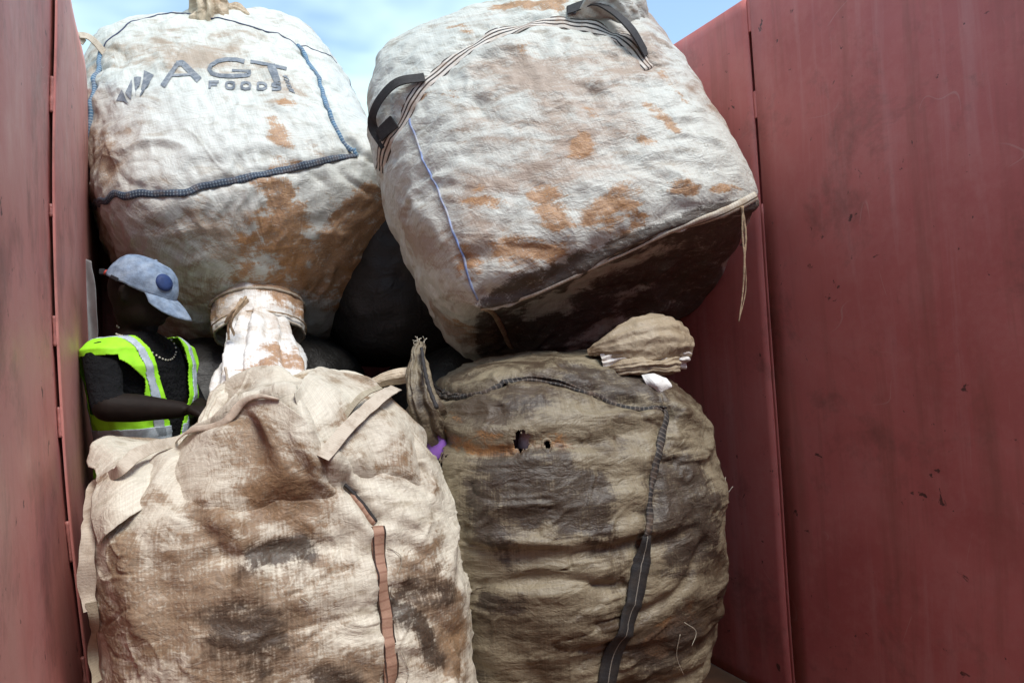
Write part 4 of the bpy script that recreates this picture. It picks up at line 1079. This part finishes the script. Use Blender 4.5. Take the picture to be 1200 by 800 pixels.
# ---- lower left bag
p3_seam = B3.seam([(441, 612), (446, 650), (450, 690), (455, 740), (461, 812)], 0.008, 0.022, 0.03)
for path_, d_, w_, ex in (([(405, 568), (424, 590), (440, 610)], 0.014, 0.014, 0.0), ([(395, 590), (420, 610), (440, 625)], -0.006, 0.02, 0.0),
        ([(232, 512), (265, 496), (300, 477), (332, 474)], -0.030, 0.024, 0.02), ([(335, 478), (350, 500), (365, 530), (385, 545)], -0.055, 0.040, 0.0), ([(345, 470), (372, 505), (395, 528)], 0.050, 0.030, 0.0),
        ([(300, 470), (330, 462), (350, 468)], 0.03, 0.022, 0.0), ([(270, 465), (300, 447), (325, 440)], -0.04, 0.035, 0.0),
        ([(215, 530), (220, 560), (216, 590)], 0.008, 0.02, 0.0), ([(200, 610), (240, 590), (260, 610)], -0.010, 0.03, 0.0), ([(110, 590), (135, 640), (160, 720)], -0.010, 0.04, 0.0), ([(150, 620), (180, 680), (200, 740)], 0.008, 0.035, 0.0),
        ([(400, 640), (330, 645), (260, 650)], 0.006, 0.02, 0.02), ([(420, 470), (470, 520), (510, 600)], 0.006, 0.03, 0.0), ([(250, 690), (350, 700), (430, 690)], -0.006, 0.04, 0.0)):
    B3.seams.append((B3.path(path_), d_, w_, ex))
for ch, pts, r, a in [
    (0, [(300, 520), (340, 580)], 38, 0.94), (0, [(330, 500), (360, 590)], 26, 0.75), (2, [(285, 655), (345, 642)], 13, 0.94), (2, [(300, 650), (325, 652)], 9, 0.88), (0, [(235, 605), (250, 610)], 18, 1.00), (2, [(238, 596), (246, 602)], 9, 0.75),
    (0, [(220, 700), (310, 760)], 60, 0.94), (2, [(280, 740), (310, 760)], 34, 0.69), (0, [(135, 650), (175, 720)], 22, 1.00), (0, [(120, 700), (135, 790)], 26, 0.75), (2, [(480, 690), (520, 700)], 20, 0.62), (2, [(462, 715), (475, 725)], 13, 1.12),
    (2, [(490, 735), (520, 765)], 9, 1.00), (0, [(490, 670), (535, 760)], 38, 0.75), (2, [(505, 665), (515, 672)], 12, 0.75), (0, [(400, 790), (440, 800)], 24, 0.88), (2, [(390, 792), (420, 798)], 12, 0.75), (0, [(365, 545), (410, 500)], 16, 0.75),
    (0, [(450, 540), (500, 560)], 14, 0.50), (0, [(180, 590), (160, 600)], 18, 0.50), (0, [(430, 480), (470, 540)], 16, 0.44), (0, [(210, 660), (400, 660)], 14, 0.50)]:
    B3.stain(ch, pts, r, a)
B3.creases = [(0.32, (1, 1, 1), 0.014, -1), (0.2, (.6, .6, 1.1), -0.009, -1), (0.14, (1, 1, 1), 0.0045, 0.12), (0.10, (.5, .5, 1.3), 0.004, 0.13), (0.2, (1, 1, .7), 0.006, 0.10), (0.12, (.5, .5, 1.2), -0.0045, 0.12)]; B3.cseed = 55
B3.wrinkle(0.008, 0.014, 55, amp=0.005, lump=0.0015, kb=0.006, aniso=(0.6, 0.6, 1.1))
B3.build('bag_cloth', MAT['c3'], ROOT['b3'])
ribbon('brown_seam', B3, p3_seam, 0.032, MAT['brown_tape'], ROOT['b3'], 0.004, lift=0.002, wob=0.08, seed=15)
ribbon('torn_seam', B3, B3.path([(404, 567), (415, 577), (428, 592), (441, 611)]), 0.007, MAT['black_web'], ROOT['b3'], 0.005, lift=0.002, seed=16)
ribbon('torn_seam', B3, B3.path([(412, 578), (420, 592), (430, 605), (438, 614)]), 0.012, MAT['brown_tape'], ROOT['b3'], 0.006, lift=0.002, seed=17)
ribbon('rolled_hem', np.array([-0.1, -0.85, 0.5]), smooth_path([off(B3, 206, 522, 0.004), off(B3, 236, 511, 0.036), off(B3, 268, 494, 0.053), off(B3, 300, 473, 0.057), off(B3, 324, 468, 0.053), off(B3, 340, 478, 0.046)]), 0.017, MAT['hem_cloth'], ROOT['b3'], 0.007, lift=0.001, wob=0.15, shape='round', follow=False, prof=np.interp(np.linspace(0, 1, 999), [0, 0.2, 0.8, 1], [0.3, 1, 1, 0.2]))
# square left shoulder with its corner webbing
flap = [[atY(100, 542, 2.02), atY(112, 515, 2.10), atY(150, 512, 2.2), atY(205, 517, 2.2)],
        [atY(112, 556, 1.88), atY(135, 535, 1.92), atY(165, 528, 1.97), atY(206, 524, 2.02)],
        [atY(108, 585, 1.76), atY(125, 570, 1.745), atY(150, 556, 1.75), atY(195, 540, 1.82)],
        [atY(112, 640, 1.68), atY(128, 620, 1.655), atY(160, 600, 1.66), atY(200, 580, 1.71)]]
sheet('cloth_shoulder', flap, MAT['c3'], ROOT['b3'], 0.006, 9, stains=[(0, [atY(120, 560, 1.85)], 0.05, 0.6)], up=(70, 70))
strap = [atY(212, 517, 1.90), atY(185, 522, 1.83), atY(160, 533, 1.78), atY(138, 553, 1.735), off(B3, 124, 582, 0.035), off(B3, 115, 612, 0.016), off(B3, 111, 650, 0.014), off(B3, 112, 690, 0.014), off(B3, 115, 712, 0.012)]
ribbon('corner_webbing', np.array([-0.15, -0.95, 0.25]), smooth_path(strap), 0.028, MAT['cream_web'], ROOT['b3'], 0.004, follow=False, wob=0.12, seed=19, shape='strap')
strap = [off(B3, 115, 706, 0.012), off(B3, 118, 730, 0.012), off(B3, 117, 760, 0.012), off(B3, 122, 798, 0.012)]
ribbon('corner_webbing', np.array([-0.25, -0.95, 0.1]), smooth_path(strap), 0.018, MAT['olive_web'], ROOT['b3'], 0.004, follow=False, wob=0.2, seed=20, shape='strap')
# gathered mouth: slack layers of cloth folded over the front
def layer(name, rows, seed, crumple=0.006):
    G = [[off(B3, px, py, d) for px, py, d in r_] for r_ in rows]
    return sheet(name, G, MAT['c3'], ROOT['b3'], crumple, seed, stains=B3.stains, up=(90, 120), fr=20, thick=0.002)
layer('mouth_layer', [[(203, 524, -0.01), (236, 511, 0.032), (268, 494, 0.050), (300, 473, 0.054), (324, 468, 0.050), (342, 480, 0.043), (362, 505, 0.025), (386, 530, -0.02)],
                      [(200, 545, -0.015), (236, 535, 0.023), (270, 520, 0.042), (302, 506, 0.035), (330, 500, 0.059), (350, 512, 0.040), (370, 532, 0.027), (396, 548, -0.02)],
                      [(202, 570, -0.015), (240, 566, 0.020), (272, 556, 0.026), (306, 545, 0.027), (338, 540, 0.045), (360, 545, 0.027), (380, 558, 0.016), (402, 566, -0.02)],
                      [(206, 590, -0.02), (244, 588, 0.011), (276, 586, 0.016), (310, 578, 0.014), (345, 574, 0.027), (368, 574, 0.016), (388, 574, 0.009), (408, 580, -0.02)],
                      [(208, 604, -0.02), (244, 606, -0.015), (276, 606, -0.015), (310, 600, -0.015), (345, 598, -0.015), (368, 594, -0.015), (388, 590, -0.015), (408, 590, -0.02)]], 201, 0.006)
layer('mouth_layer', [[(344, 466, 0.018), (366, 452, 0.043), (400, 452, 0.032), (436, 458, 0.032), (474, 474, -0.01)],
                      [(356, 490, -0.02), (384, 478, 0.040), (414, 484, 0.023), (450, 486, 0.030), (494, 508, -0.02)],
                      [(376, 520, -0.03), (404, 508, 0.032), (432, 515, 0.018), (466, 520, 0.027), (508, 545, -0.02)],
                      [(396, 550, -0.03), (414, 542, 0.018), (440, 548, 0.011), (472, 550, 0.013), (512, 572, -0.02)],
                      [(402, 566, -0.02), (420, 562, -0.015), (448, 566, -0.015), (480, 568, -0.015), (516, 586, -0.02)]], 211, 0.005)
# strap and rolled edge
ribbon('lifting_strap', np.array([-0.25, -0.85, 0.45]), smooth_path([off(B3, 464, 456, 0.035), off(B3, 440, 478, 0.045), off(B3, 410, 506, 0.035), off(B3, 380, 536, 0.012)]), 0.030, MAT['cream_web'], ROOT['b3'], 0.004, lift=0.004, wob=0.06, seed=22, follow=False, shape='strap')
ribbon('strap_edge', np.array([-0.25, -0.85, 0.45]), smooth_path([off(B3, 438, 466, 0.04), off(B3, 415, 488, 0.045), off(B3, 388, 518, 0.028), off(B3, 372, 534, 0.01)]), 0.014, MAT['olive_web'], ROOT['b3'], 0.004, lift=0.003, wob=0.1, seed=23, follow=False, shape='strap')
sleeve('rolled_edge', [atY(338, 452, 2.06), atY(362, 444, 2.05), atY(400, 446, 2.02), atY(436, 452, 1.99)], [0.012, 0.026, 0.024, 0.014], [0.014, 0.03, 0.026, 0.014], MAT['c3'], ROOT['b3'], pleat=0.14, seed=51, crumple=0.006, cap1=True)
sleeve('loop_end', [atY(424, 457, 1.97), atY(445, 447, 1.95), atY(462, 442, 1.93), atY(478, 440, 1.92)], [0.010, 0.015, 0.018, 0.019], [0.008, 0.012, 0.015, 0.016], MAT['collar'], ROOT['b3'], n=40, pleat=0.12, seed=52, crumple=0.004, cap1=True)
sleeve('gathered_cloth', [atY(240, 512, 2.02), atY(256, 486, 2.05), atY(280, 462, 2.08), atY(310, 447, 2.08), atY(338, 444, 2.06)], [0.025, 0.042, 0.048, 0.040, 0.02], [0.025, 0.035, 0.038, 0.034, 0.02], MAT['c3'], ROOT['b3'], pleat=0.10, seed=53, crumple=0.012, cap1=True, cap0=True)
sleeve('gathered_cloth', [atY(330, 480, 1.92), atY(340, 462, 1.97), atY(352, 452, 2.02), atY(372, 447, 2.05)], [0.018, 0.028, 0.028, 0.02], [0.015, 0.022, 0.022, 0.018], MAT['collar'], ROOT['b3'], pleat=0.22, seed=54, crumple=0.010, cap0=True)
for k, pp in enumerate([[(455, 640), (470, 655), (458, 690), (462, 700)], [(470, 760), (478, 785), (476, 800)], [(285, 532), (292, 548), (288, 560)], [(352, 700), (362, 706), (358, 715)]]):
    cord('frayed_thread', [off(B3, *p_, 0.004) for p_ in pp], 0.0009, MAT['thread'], ROOT['b3'], 4)


# ---- the bags behind, coloured near-black for shade
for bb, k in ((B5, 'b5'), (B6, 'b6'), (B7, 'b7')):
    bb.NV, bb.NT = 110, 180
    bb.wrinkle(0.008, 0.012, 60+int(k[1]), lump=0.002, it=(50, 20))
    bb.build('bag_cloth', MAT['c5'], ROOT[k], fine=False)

# ------------------------------------------------------------------ the worker
MAT['skin'] = simple_mat('dark_skin', (0.013, 0.008, 0.006), 0.65, 0.2, 40, bump=0.15)
MAT['shirt'] = simple_mat('black_shirt', (0.008, 0.008, 0.009), 0.95, 0.3, 18, bump=0.8, bdist=0.02)
MAT['trousers'] = simple_mat('dark_trousers', (0.018, 0.020, 0.028), 0.9, 0.3, 60, bump=0.4)
MAT['hivis'] = simple_mat('hi_vis_cloth', (0.34, 0.80, 0.02), 0.75, 0.12, 30, bump=0.25)
MAT['reflect'] = simple_mat('reflective_tape', (0.42, 0.48, 0.54), 0.4, 0.18, 60, bump=0.25)
MAT['cap'] = simple_mat('faded_denim', (0.17, 0.225, 0.31), 0.9, 0.4, 45, bump=0.5, dirt=((0.36, 0.42, 0.50), 0.6))
MAT['patch'] = simple_mat('blue_patch', (0.012, 0.035, 0.13), 0.7, 0.2, 70)
MAT['tag'] = simple_mat('black_tag', (0.015, 0.015, 0.018), 0.7, 0.2, 70)
MAT['red'] = simple_mat('red_strap', (0.45, 0.04, 0.03), 0.7, 0.2, 70)
MAT['bead'] = simple_mat('pale_beads', (0.55, 0.52, 0.42), 0.4, 0.5, 90)
for k_ in ('skin', 'shirt', 'trousers'): MAT[k_].node_tree.nodes['Principled BSDF'].inputs['Specular IOR Level'].default_value = 0.15
def unit(v): v = np.asarray(v, float); return v/np.linalg.norm(v)
FW = unit((0.80, -0.60, 0)); RT = np.array([FW[1], -FW[0], 0]); UP = np.array([0, 0, 1.0])
NK = np.array([-0.042, 2.655, 1.305]); HIP = np.array([-0.012, 2.715, 0.84])
person = empty('person', (HIP[0], HIP[1], -0.02), 'person in hi-vis vest and denim cap reaching into the cream bag', 'person')
bmV, bmF = [], []
def add(VF):
    o = len(bmV); bmV.extend([tuple(v) for v in VF[0]]); bmF.extend([tuple(o+i for i in f) for f in VF[1]])
def limb(pts, radii, n=14, sub=7):
    P = np.array(pts, float); Q = smooth_path(P, 0.012); L = np.concatenate([[0], np.cumsum(np.linalg.norm(np.diff(P, axis=0), axis=1))])
    q = np.linspace(0, L[-1], len(Q)); rr = np.interp(q, L, radii)
    t0 = unit(Q[1]-Q[0]); t1 = unit(Q[-1]-Q[-2]); k = (0.3, 0.6, 0.85, 1.0)
    pre = [Q[0]-t0*rr[0]*math.sqrt(max(0, 1-a*a))*0.9 for a in k[:-1]]; post = [Q[-1]+t1*rr[-1]*math.sqrt(max(0, 1-a*a))*0.9 for a in k[:-1][::-1]]
    rr = np.concatenate([[rr[0]*a for a in k[:-1]], rr, [rr[-1]*a for a in k[:-1][::-1]]])
    add(tube(np.vstack([pre, Q, post]), rr, n))
def ellipsoid(c, ax, n=20, m=12):
    V = []; F = []
    for i in range(m+1):
        ph = -math.pi/2+math.pi*i/m; cr = max(math.cos(ph), 0.02)
        for j in range(n):
            t = 2*math.pi*j/n; V.append(np.array(c)+ax[0]*cr*math.cos(t)+ax[1]*cr*math.sin(t)+ax[2]*math.sin(ph))
    F = [(i*n+j, i*n+(j+1) % n, (i+1)*n+(j+1) % n, (i+1)*n+j) for i in range(m) for j in range(n)]
    F.append(tuple(range(n))[::-1]); F.append(tuple(m*n+j for j in range(n)))
    add((V, F))
TZ = [0.80, 0.86, 0.98, 1.10, 1.20, 1.255, 1.285, 1.305]; TW = [0.150, 0.158, 0.146, 0.160, 0.168, 0.150, 0.105, 0.060]; TD = [0.11, 0.115, 0.108, 0.115, 0.105, 0.088, 0.070, 0.058]
VW = [0.150, 0.160, 0.150, 0.165, 0.196, 0.190, 0.135, 0.066]
def torso_pt(z, ang, grow=0.0):
    k = (z-HIP[2])/(NK[2]-HIP[2]); c = HIP*(1-k)+NK*k; c = c + FW*0.012*math.sin(k*2.6); c[2] = z
    w = np.interp(z, TZ, VW if grow else TW)+grow; d = np.interp(z, TZ, TD)+grow
    ca, sa = math.cos(ang), math.sin(ang); e = 0.8
    return c + RT*w*math.copysign(abs(ca)**e, ca) + FW*d*math.copysign(abs(sa)**e, sa)
zz = np.linspace(0.80, 1.305, 30); n = 40
V = [torso_pt(z, 2*math.pi*j/n) for z in zz for j in range(n)]
F = [(i*n+j, i*n+(j+1) % n, (i+1)*n+(j+1) % n, (i+1)*n+j) for i in range(len(zz)-1) for j in range(n)] + [tuple(range(n))[::-1], tuple((len(zz)-1)*n+j for j in range(n))]
add((V, F))
# legs
for s in (1, -1):
    h = HIP+RT*0.085*s
    limb([h+UP*-0.02, h+RT*0.01*s+FW*0.04+UP*-0.42, h+RT*0.015*s+FW*-0.01+UP*-0.80], [0.095, 0.062, 0.042])
    limb([h+RT*0.015*s+FW*-0.03+UP*-0.825, h+RT*0.03*s+FW*0.09+UP*-0.832, h+RT*0.04*s+FW*0.17+UP*-0.838], [0.038, 0.036, 0.024])
# head and neck
HC = np.array([-0.022, 2.615, 1.432]); HF = unit((0.86, -0.44, -0.36)); HR = unit(np.cross(HF, UP)); HU = np.cross(HR, HF)
limb([NK-UP*0.03, NK+UP*0.03+HF*0.005, HC-HU*0.05-HF*0.015], [0.058, 0.054, 0.056])
ellipsoid(HC+HU*0.015-HF*0.008, (HF*0.098, HR*0.076, HU*0.100))
ellipsoid(HC-HU*0.045+HF*0.025, (HF*0.066, HR*0.060, HU*0.070))
ellipsoid(HC-HU*0.098+HF*0.062, (HF*0.024, HR*0.026, HU*0.020))               # chin
limb([HC+HU*0.002+HF*0.090, HC-HU*0.022+HF*0.103, HC-HU*0.034+HF*0.107], [0.008, 0.010, 0.013])   # nose
for s in (1, -1):
    ellipsoid(HC-HU*0.037+HF*0.096+HR*0.011*s, (HF*0.010, HR*0.009, HU*0.008), 10, 6)
    ellipsoid(HC-HU*0.010+HF*0.072+HR*0.036*s, (HF*0.014, HR*0.022, HU*0.014), 12, 8)             # cheek and brow
    ellipsoid(HC+HU*0.016+HF*0.083+HR*0.030*s, (HF*0.012, HR*0.024, HU*0.009), 12, 8)
    limb([HC-HU*0.030-HF*0.010+HR*0.074*s, HC-HU*0.002-HF*0.018+HR*0.082*s, HC+HU*0.018-HF*0.008+HR*0.080*s], [0.008, 0.011, 0.008])  # ear
ellipsoid(HC-HU*0.060+HF*0.088, (HF*0.013, HR*0.024, HU*0.007), 12, 8)          # lips
ellipsoid(HC-HU*0.072+HF*0.085, (HF*0.013, HR*0.021, HU*0.008), 12, 8)
# arms and hands
SR = NK+RT*0.152+UP*-0.080; SL = NK-RT*0.152+UP*-0.080
ER = np.array([-0.120, 2.42, 1.085]); WR = np.array([0.070, 2.43, 1.062])
EL = np.array([0.125, 2.72, 1.05]); WL = np.array([0.150, 2.515, 1.035])
ARMS = [(SR, ER, WR), (SL, EL, WL)]
for S_, E_, W_ in ARMS:
    limb([S_-(E_-S_)*0.04, S_*0.5+E_*0.5, E_], [0.054, 0.049, 0.042])
    limb([E_, E_*0.62+W_*0.38, W_], [0.043, 0.042, 0.026])
    d = unit(W_-E_); dn = np.array([0, 0, -1.0]); dn = unit(dn-d*np.dot(dn, d)); sd = np.cross(d, dn)
    ellipsoid(W_+d*0.045, (d*0.050, sd*0.038, dn*0.016), 16, 10)
    for k, (o_, ln) in enumerate(((-0.030, 0.068), (-0.010, 0.078), (0.010, 0.073), (0.029, 0.056))):
        b0 = W_+d*0.078+sd*o_
        limb([b0-d*0.03, b0, b0+d*ln*0.40+dn*0.010, b0+d*ln*0.62+dn*0.034, b0+d*ln*0.60+dn*0.056], [0.010, 0.0092, 0.0088, 0.0080, 0.0070], 10)
    sg = -1 if np.dot(sd, UP) < 0 else 1
    b0 = W_+d*0.025-sd*0.032
    limb([b0, b0+d*0.025-sd*0.020+dn*0.012, b0+d*0.052-sd*0.018+dn*0.026, b0+d*0.070-sd*0.008+dn*0.034], [0.013, 0.0115, 0.010, 0.008], 10)
me = bpy.data.meshes.new('body'); me.from_pydata(bmV, [], bmF)
tmp = bpy.data.objects.new('body_tmp', me); COL.objects.link(tmp)
rm = tmp.modifiers.new('r', 'REMESH'); rm.mode = 'VOXEL'; rm.voxel_size = 0.006
sm = tmp.modifiers.new('s', 'SMOOTH'); sm.iterations = 3; sm.factor = 0.5
dg = bpy.context.evaluated_depsgraph_get(); dg.update()
me2 = bpy.data.meshes.new_from_object(tmp.evaluated_get(dg))
bpy.data.objects.remove(tmp)
me2.materials.clear()
for m_ in ('skin', 'shirt', 'trousers'): me2.materials.append(MAT[m_])
cen = np.empty(len(me2.polygons)*3); me2.polygons.foreach_get('center', cen); cen = cen.reshape(-1, 3)
mi = np.zeros(len(cen), np.int32)
lat = (cen-NK)@RT
darm = np.minimum(dist_to(cen, np.array([SR, SR*0.2+ER*0.8])), dist_to(cen, np.array([SL, SL*0.2+EL*0.8])))
dfore = np.minimum(dist_to(cen, np.array([ER, WR, WR+unit(WR-ER)*0.15])), dist_to(cen, np.array([EL, WL, WL+unit(WL-EL)*0.15])))
dneck = np.hypot((cen-NK)@RT, (cen-NK)@FW)
mi[(cen[:, 2] < 1.325) & (dneck > 0.066)] = 1
mi[(dfore < 0.062) & (darm > 0.058)] = 0
mi[cen[:, 2] < 0.88] = 2
me2.polygons.foreach_set('material_index', mi); me2.polygons.foreach_set('use_smooth', [True]*len(me2.polygons))
body_ob = bpy.data.objects.new('body', me2); link(body_ob, person)
# vest
def vest_grid(keep, grow, name, mat, parent, nz=190, na=380, z0=0.85, z1=1.297):
    zs = np.linspace(z0, z1, nz); W = np.zeros((nz, na, 3))
    for i, z in enumerate(zs):
        for j in range(na): W[i, j] = torso_pt(z, 2*math.pi*j/na, grow)
    c = W.reshape(-1, 3)
    c = c + 0.006*np.stack([fbm(c, 14, 2, 0.6, 130+k) for k in range(3)], -1)
    rel = c-NK; L_ = rel@RT; D_ = rel@FW - 0.0; Z_ = c[:, 2]
    kk = keep(L_, D_, Z_).reshape(nz, na)
    F = [(i*na+j, i*na+(j+1) % na, (i+1)*na+(j+1) % na, (i+1)*na+j) for i in range(nz-1) for j in range(na) if kk[i, j] and kk[i, (j+1) % na] and kk[i+1, j] and kk[i+1, (j+1) % na]]
    used = sorted({a for f in F for a in f}); mp_ = {a: i for i, a in enumerate(used)}
    o = mesh_obj(name, c[used], [tuple(mp_[a] for a in f) for f in F], mat, parent)
    so = o.modifiers.new('thickness', 'SOLIDIFY'); so.thickness = 0.003; so.offset = 1
    return o
def opening(Z): return 0.020 + 0.072*((Z-0.99)/0.30).clip(0, 1)**0.8
def vest_keep(L_, D_, Z_):
    front = D_ > -0.01
    return ~(front & (np.abs(L_+0.0) < opening(Z_))) & ~((np.abs(L_) > 0.116+0.06*((Z_-1.16)/0.06).clip(0, 1)) & (Z_ > 1.06) & (Z_ < 1.235)) & ~((Z_ > 1.293))
vest = vest_grid(vest_keep, 0.018, 'hi_vis_vest', MAT['hivis'], person)
vest_grid(lambda L_, D_, Z_: vest_keep(L_, D_, Z_) & (np.abs(np.abs(L_)-(opening(Z_)+0.034)) < 0.014) & (Z_ > 0.98), 0.0215, 'reflective_strip', MAT['reflect'], vest)
vest_grid(lambda L_, D_, Z_: vest_keep(L_, D_, Z_) & (np.abs(Z_-0.990) < 0.022), 0.0215, 'reflective_strip', MAT['reflect'], vest)
# cap
CU = unit(HU*0.97+HF*0.10); CF = unit(HF-CU*np.dot(HF, CU)); CR = np.cross(CF, CU); CC = HC+CU*0.028-CF*0.006
def dome(a, c): 
    r_ = math.cos(a)**0.75
    k = 1+0.012*math.sin(6*c+0.5)*math.cos(a)
    return CC + CF*0.112*r_*math.cos(c)*k + CR*0.090*r_*math.sin(c)*k + CU*(0.094*math.sin(a)-0.012)
na, nc = 22, 60
V = [dome(math.pi/2*0.985*i/(na-1), 2*math.pi*j/nc) for i in range(na) for j in range(nc)]
F = [(i*nc+j, i*nc+(j+1) % nc, (i+1)*nc+(j+1) % nc, (i+1)*nc+j) for i in range(na-1) for j in range(nc)] + [tuple((na-1)*nc+j for j in range(nc))]
V = np.array(V) + 0.004*np.stack([fbm(np.array(V), 22, 2, 0.6, 140+k) for k in range(3)], -1)
capo = mesh_obj('crown', V, F, MAT['cap'])
cap = empty('baseball_cap', tuple(CC), 'faded grey-blue denim cap with round blue patch, worn by worker', 'cap')
capo.parent = cap; capo.matrix_parent_inverse = Matrix.Translation(-Vector(cap.location))
so = capo.modifiers.new('thickness', 'SOLIDIFY'); so.thickness = 0.003; so.offset = -1
# brim
nb_, nr = 36, 12; V = []
for i in range(nr):
    t = i/(nr-1)
    for j in range(nb_):
        a = rad(-62+124*j/(nb_-1))
        base = CC + CF*0.112*math.cos(a) + CR*0.090*math.sin(a) - CU*0.010
        ext = 0.075*math.cos(a*1.25)**0.6 if abs(a*1.25) < math.pi/2 else 0.0
        p = base + (CF*0.97+CR*0.10*math.sin(a))*ext*t - CU*(0.024*t*t + 0.030*t*math.sin(a)**2 + 0.014*t)*(ext/0.075)
        V.append(p)
F = [(i*nb_+j, i*nb_+j+1, (i+1)*nb_+j+1, (i+1)*nb_+j) for i in range(nr-1) for j in range(nb_-1)]
br = mesh_obj('brim', V, F, MAT['cap'], cap); so = br.modifiers.new('thickness', 'SOLIDIFY'); so.thickness = 0.004; so.offset = 0
def patch_on(name, a, c, rr, mat, n=26, sq=None):
    ctr = dome(a, c); e1 = unit(dome(a, c+0.02)-ctr); e2 = unit(dome(a+0.02, c)-ctr); nn = unit(np.cross(e1, e2))
    if np.dot(nn, ctr-CC) < 0: nn = -nn
    V = [ctr+nn*0.0062]
    for q_ in (0.5, 1.0):
        for k in range(n):
            t = 2*math.pi*k/n; x, y = rr*q_*math.cos(t), rr*q_*math.sin(t)
            if sq: x = q_*sq[0]*max(-1, min(1, 1.4*math.cos(t))); y = q_*sq[1]*max(-1, min(1, 1.4*math.sin(t)))
            V.append(ctr+e1*x+e2*y+nn*(0.0060-(x*x+y*y)*4.5))
    F = [(0, 1+k, 1+(k+1) % n) for k in range(n)]+[(1+k, 1+n+k, 1+n+(k+1) % n, 1+(k+1) % n) for k in range(n)]
    o = mesh_obj(name, V, F, mat, cap); so = o.modifiers.new('thickness', 'SOLIDIFY'); so.thickness = 0.0015; so.offset = 0
cam_side = 1 if np.dot(CR, CAM_POS-CC) > 0 else -1
patch_on('round_patch', 0.52, cam_side*rad(34), 0.027, MAT['patch'])
patch_on('side_tag', 0.05, cam_side*rad(112), 0.014, MAT['tag'], sq=(0.016, 0.006))
bk = CC-CF*0.112-CU*0.008
ribbon('back_strap', unit(CR*cam_side-CF*0.6), smooth_path([bk+CR*0.04*cam_side+CF*0.008, bk-CF*0.006, bk-CF*0.016-CU*0.004], 0.004), 0.016, MAT['red'], cap, 0.004, follow=False)
box('strap_buckle', bk-CF*0.024-CU*0.006-np.array([0.009]*3), bk-CF*0.024-CU*0.006+np.array([0.009]*3), MAT['tag'], cap, 0.002)
bm = bmesh.new(); bmesh.ops.create_icosphere(bm, subdivisions=2, radius=0.007, matrix=Matrix.Translation(Vector(dome(math.pi/2*0.98, 0)))); me = bpy.data.meshes.new('cap_button'); bm.to_mesh(me); bm.free(); me.materials.append(MAT['cap']); link(bpy.data.objects.new('cap_button', me), cap)
# bead necklace
nk = []
for t in np.linspace(0, 1, 46):
    a = t*2*math.pi; fr_ = 0.5+0.5*math.cos(a)
    nk.append(NK + UP*(0.028-0.125*fr_**1.6) + RT*0.080*math.sin(a) + FW*(0.150*fr_-0.062))
bbv = BVHTree.FromPolygons([v.co[:] for v in me2.vertices], [p.vertices[:] for p in me2.polygons])
for k, p in enumerate(nk):
    l_, nn_, i_, d_ = bbv.find_nearest(Vector(p)); nk[k] = np.array(l_)+np.array(nn_)*0.003
bm = bmesh.new()
for p in nk: bmesh.ops.create_icosphere(bm, subdivisions=1, radius=0.0034, matrix=Matrix.Translation(Vector(p)))
me = bpy.data.meshes.new('bead_necklace'); bm.to_mesh(me); bm.free(); me.materials.append(MAT['bead'])
link(bpy.data.objects.new('bead_necklace', me), person)

# pale grey strip in the gap behind the worker
sh = sheet('pale_strip', [[atY(92, 305, 3.0), atY(99, 303, 3.02), atY(107, 306, 3.0)], [atY(94, 345, 2.98), atY(102, 343, 3.0), atY(112, 346, 2.97)], [atY(98, 392, 2.98), atY(106, 390, 3.0), atY(114, 394, 2.98)], [atY(99, 440, 3.0), atY(105, 440, 3.0), atY(112, 440, 3.0)]], simple_mat('pale_grey', (0.22, 0.22, 0.22), 0.6, 0.2, 20), None, 0.004, 77, fr=16)
tag(sh, 'pale grey strip between left wall and worker', 'plastic sheet')
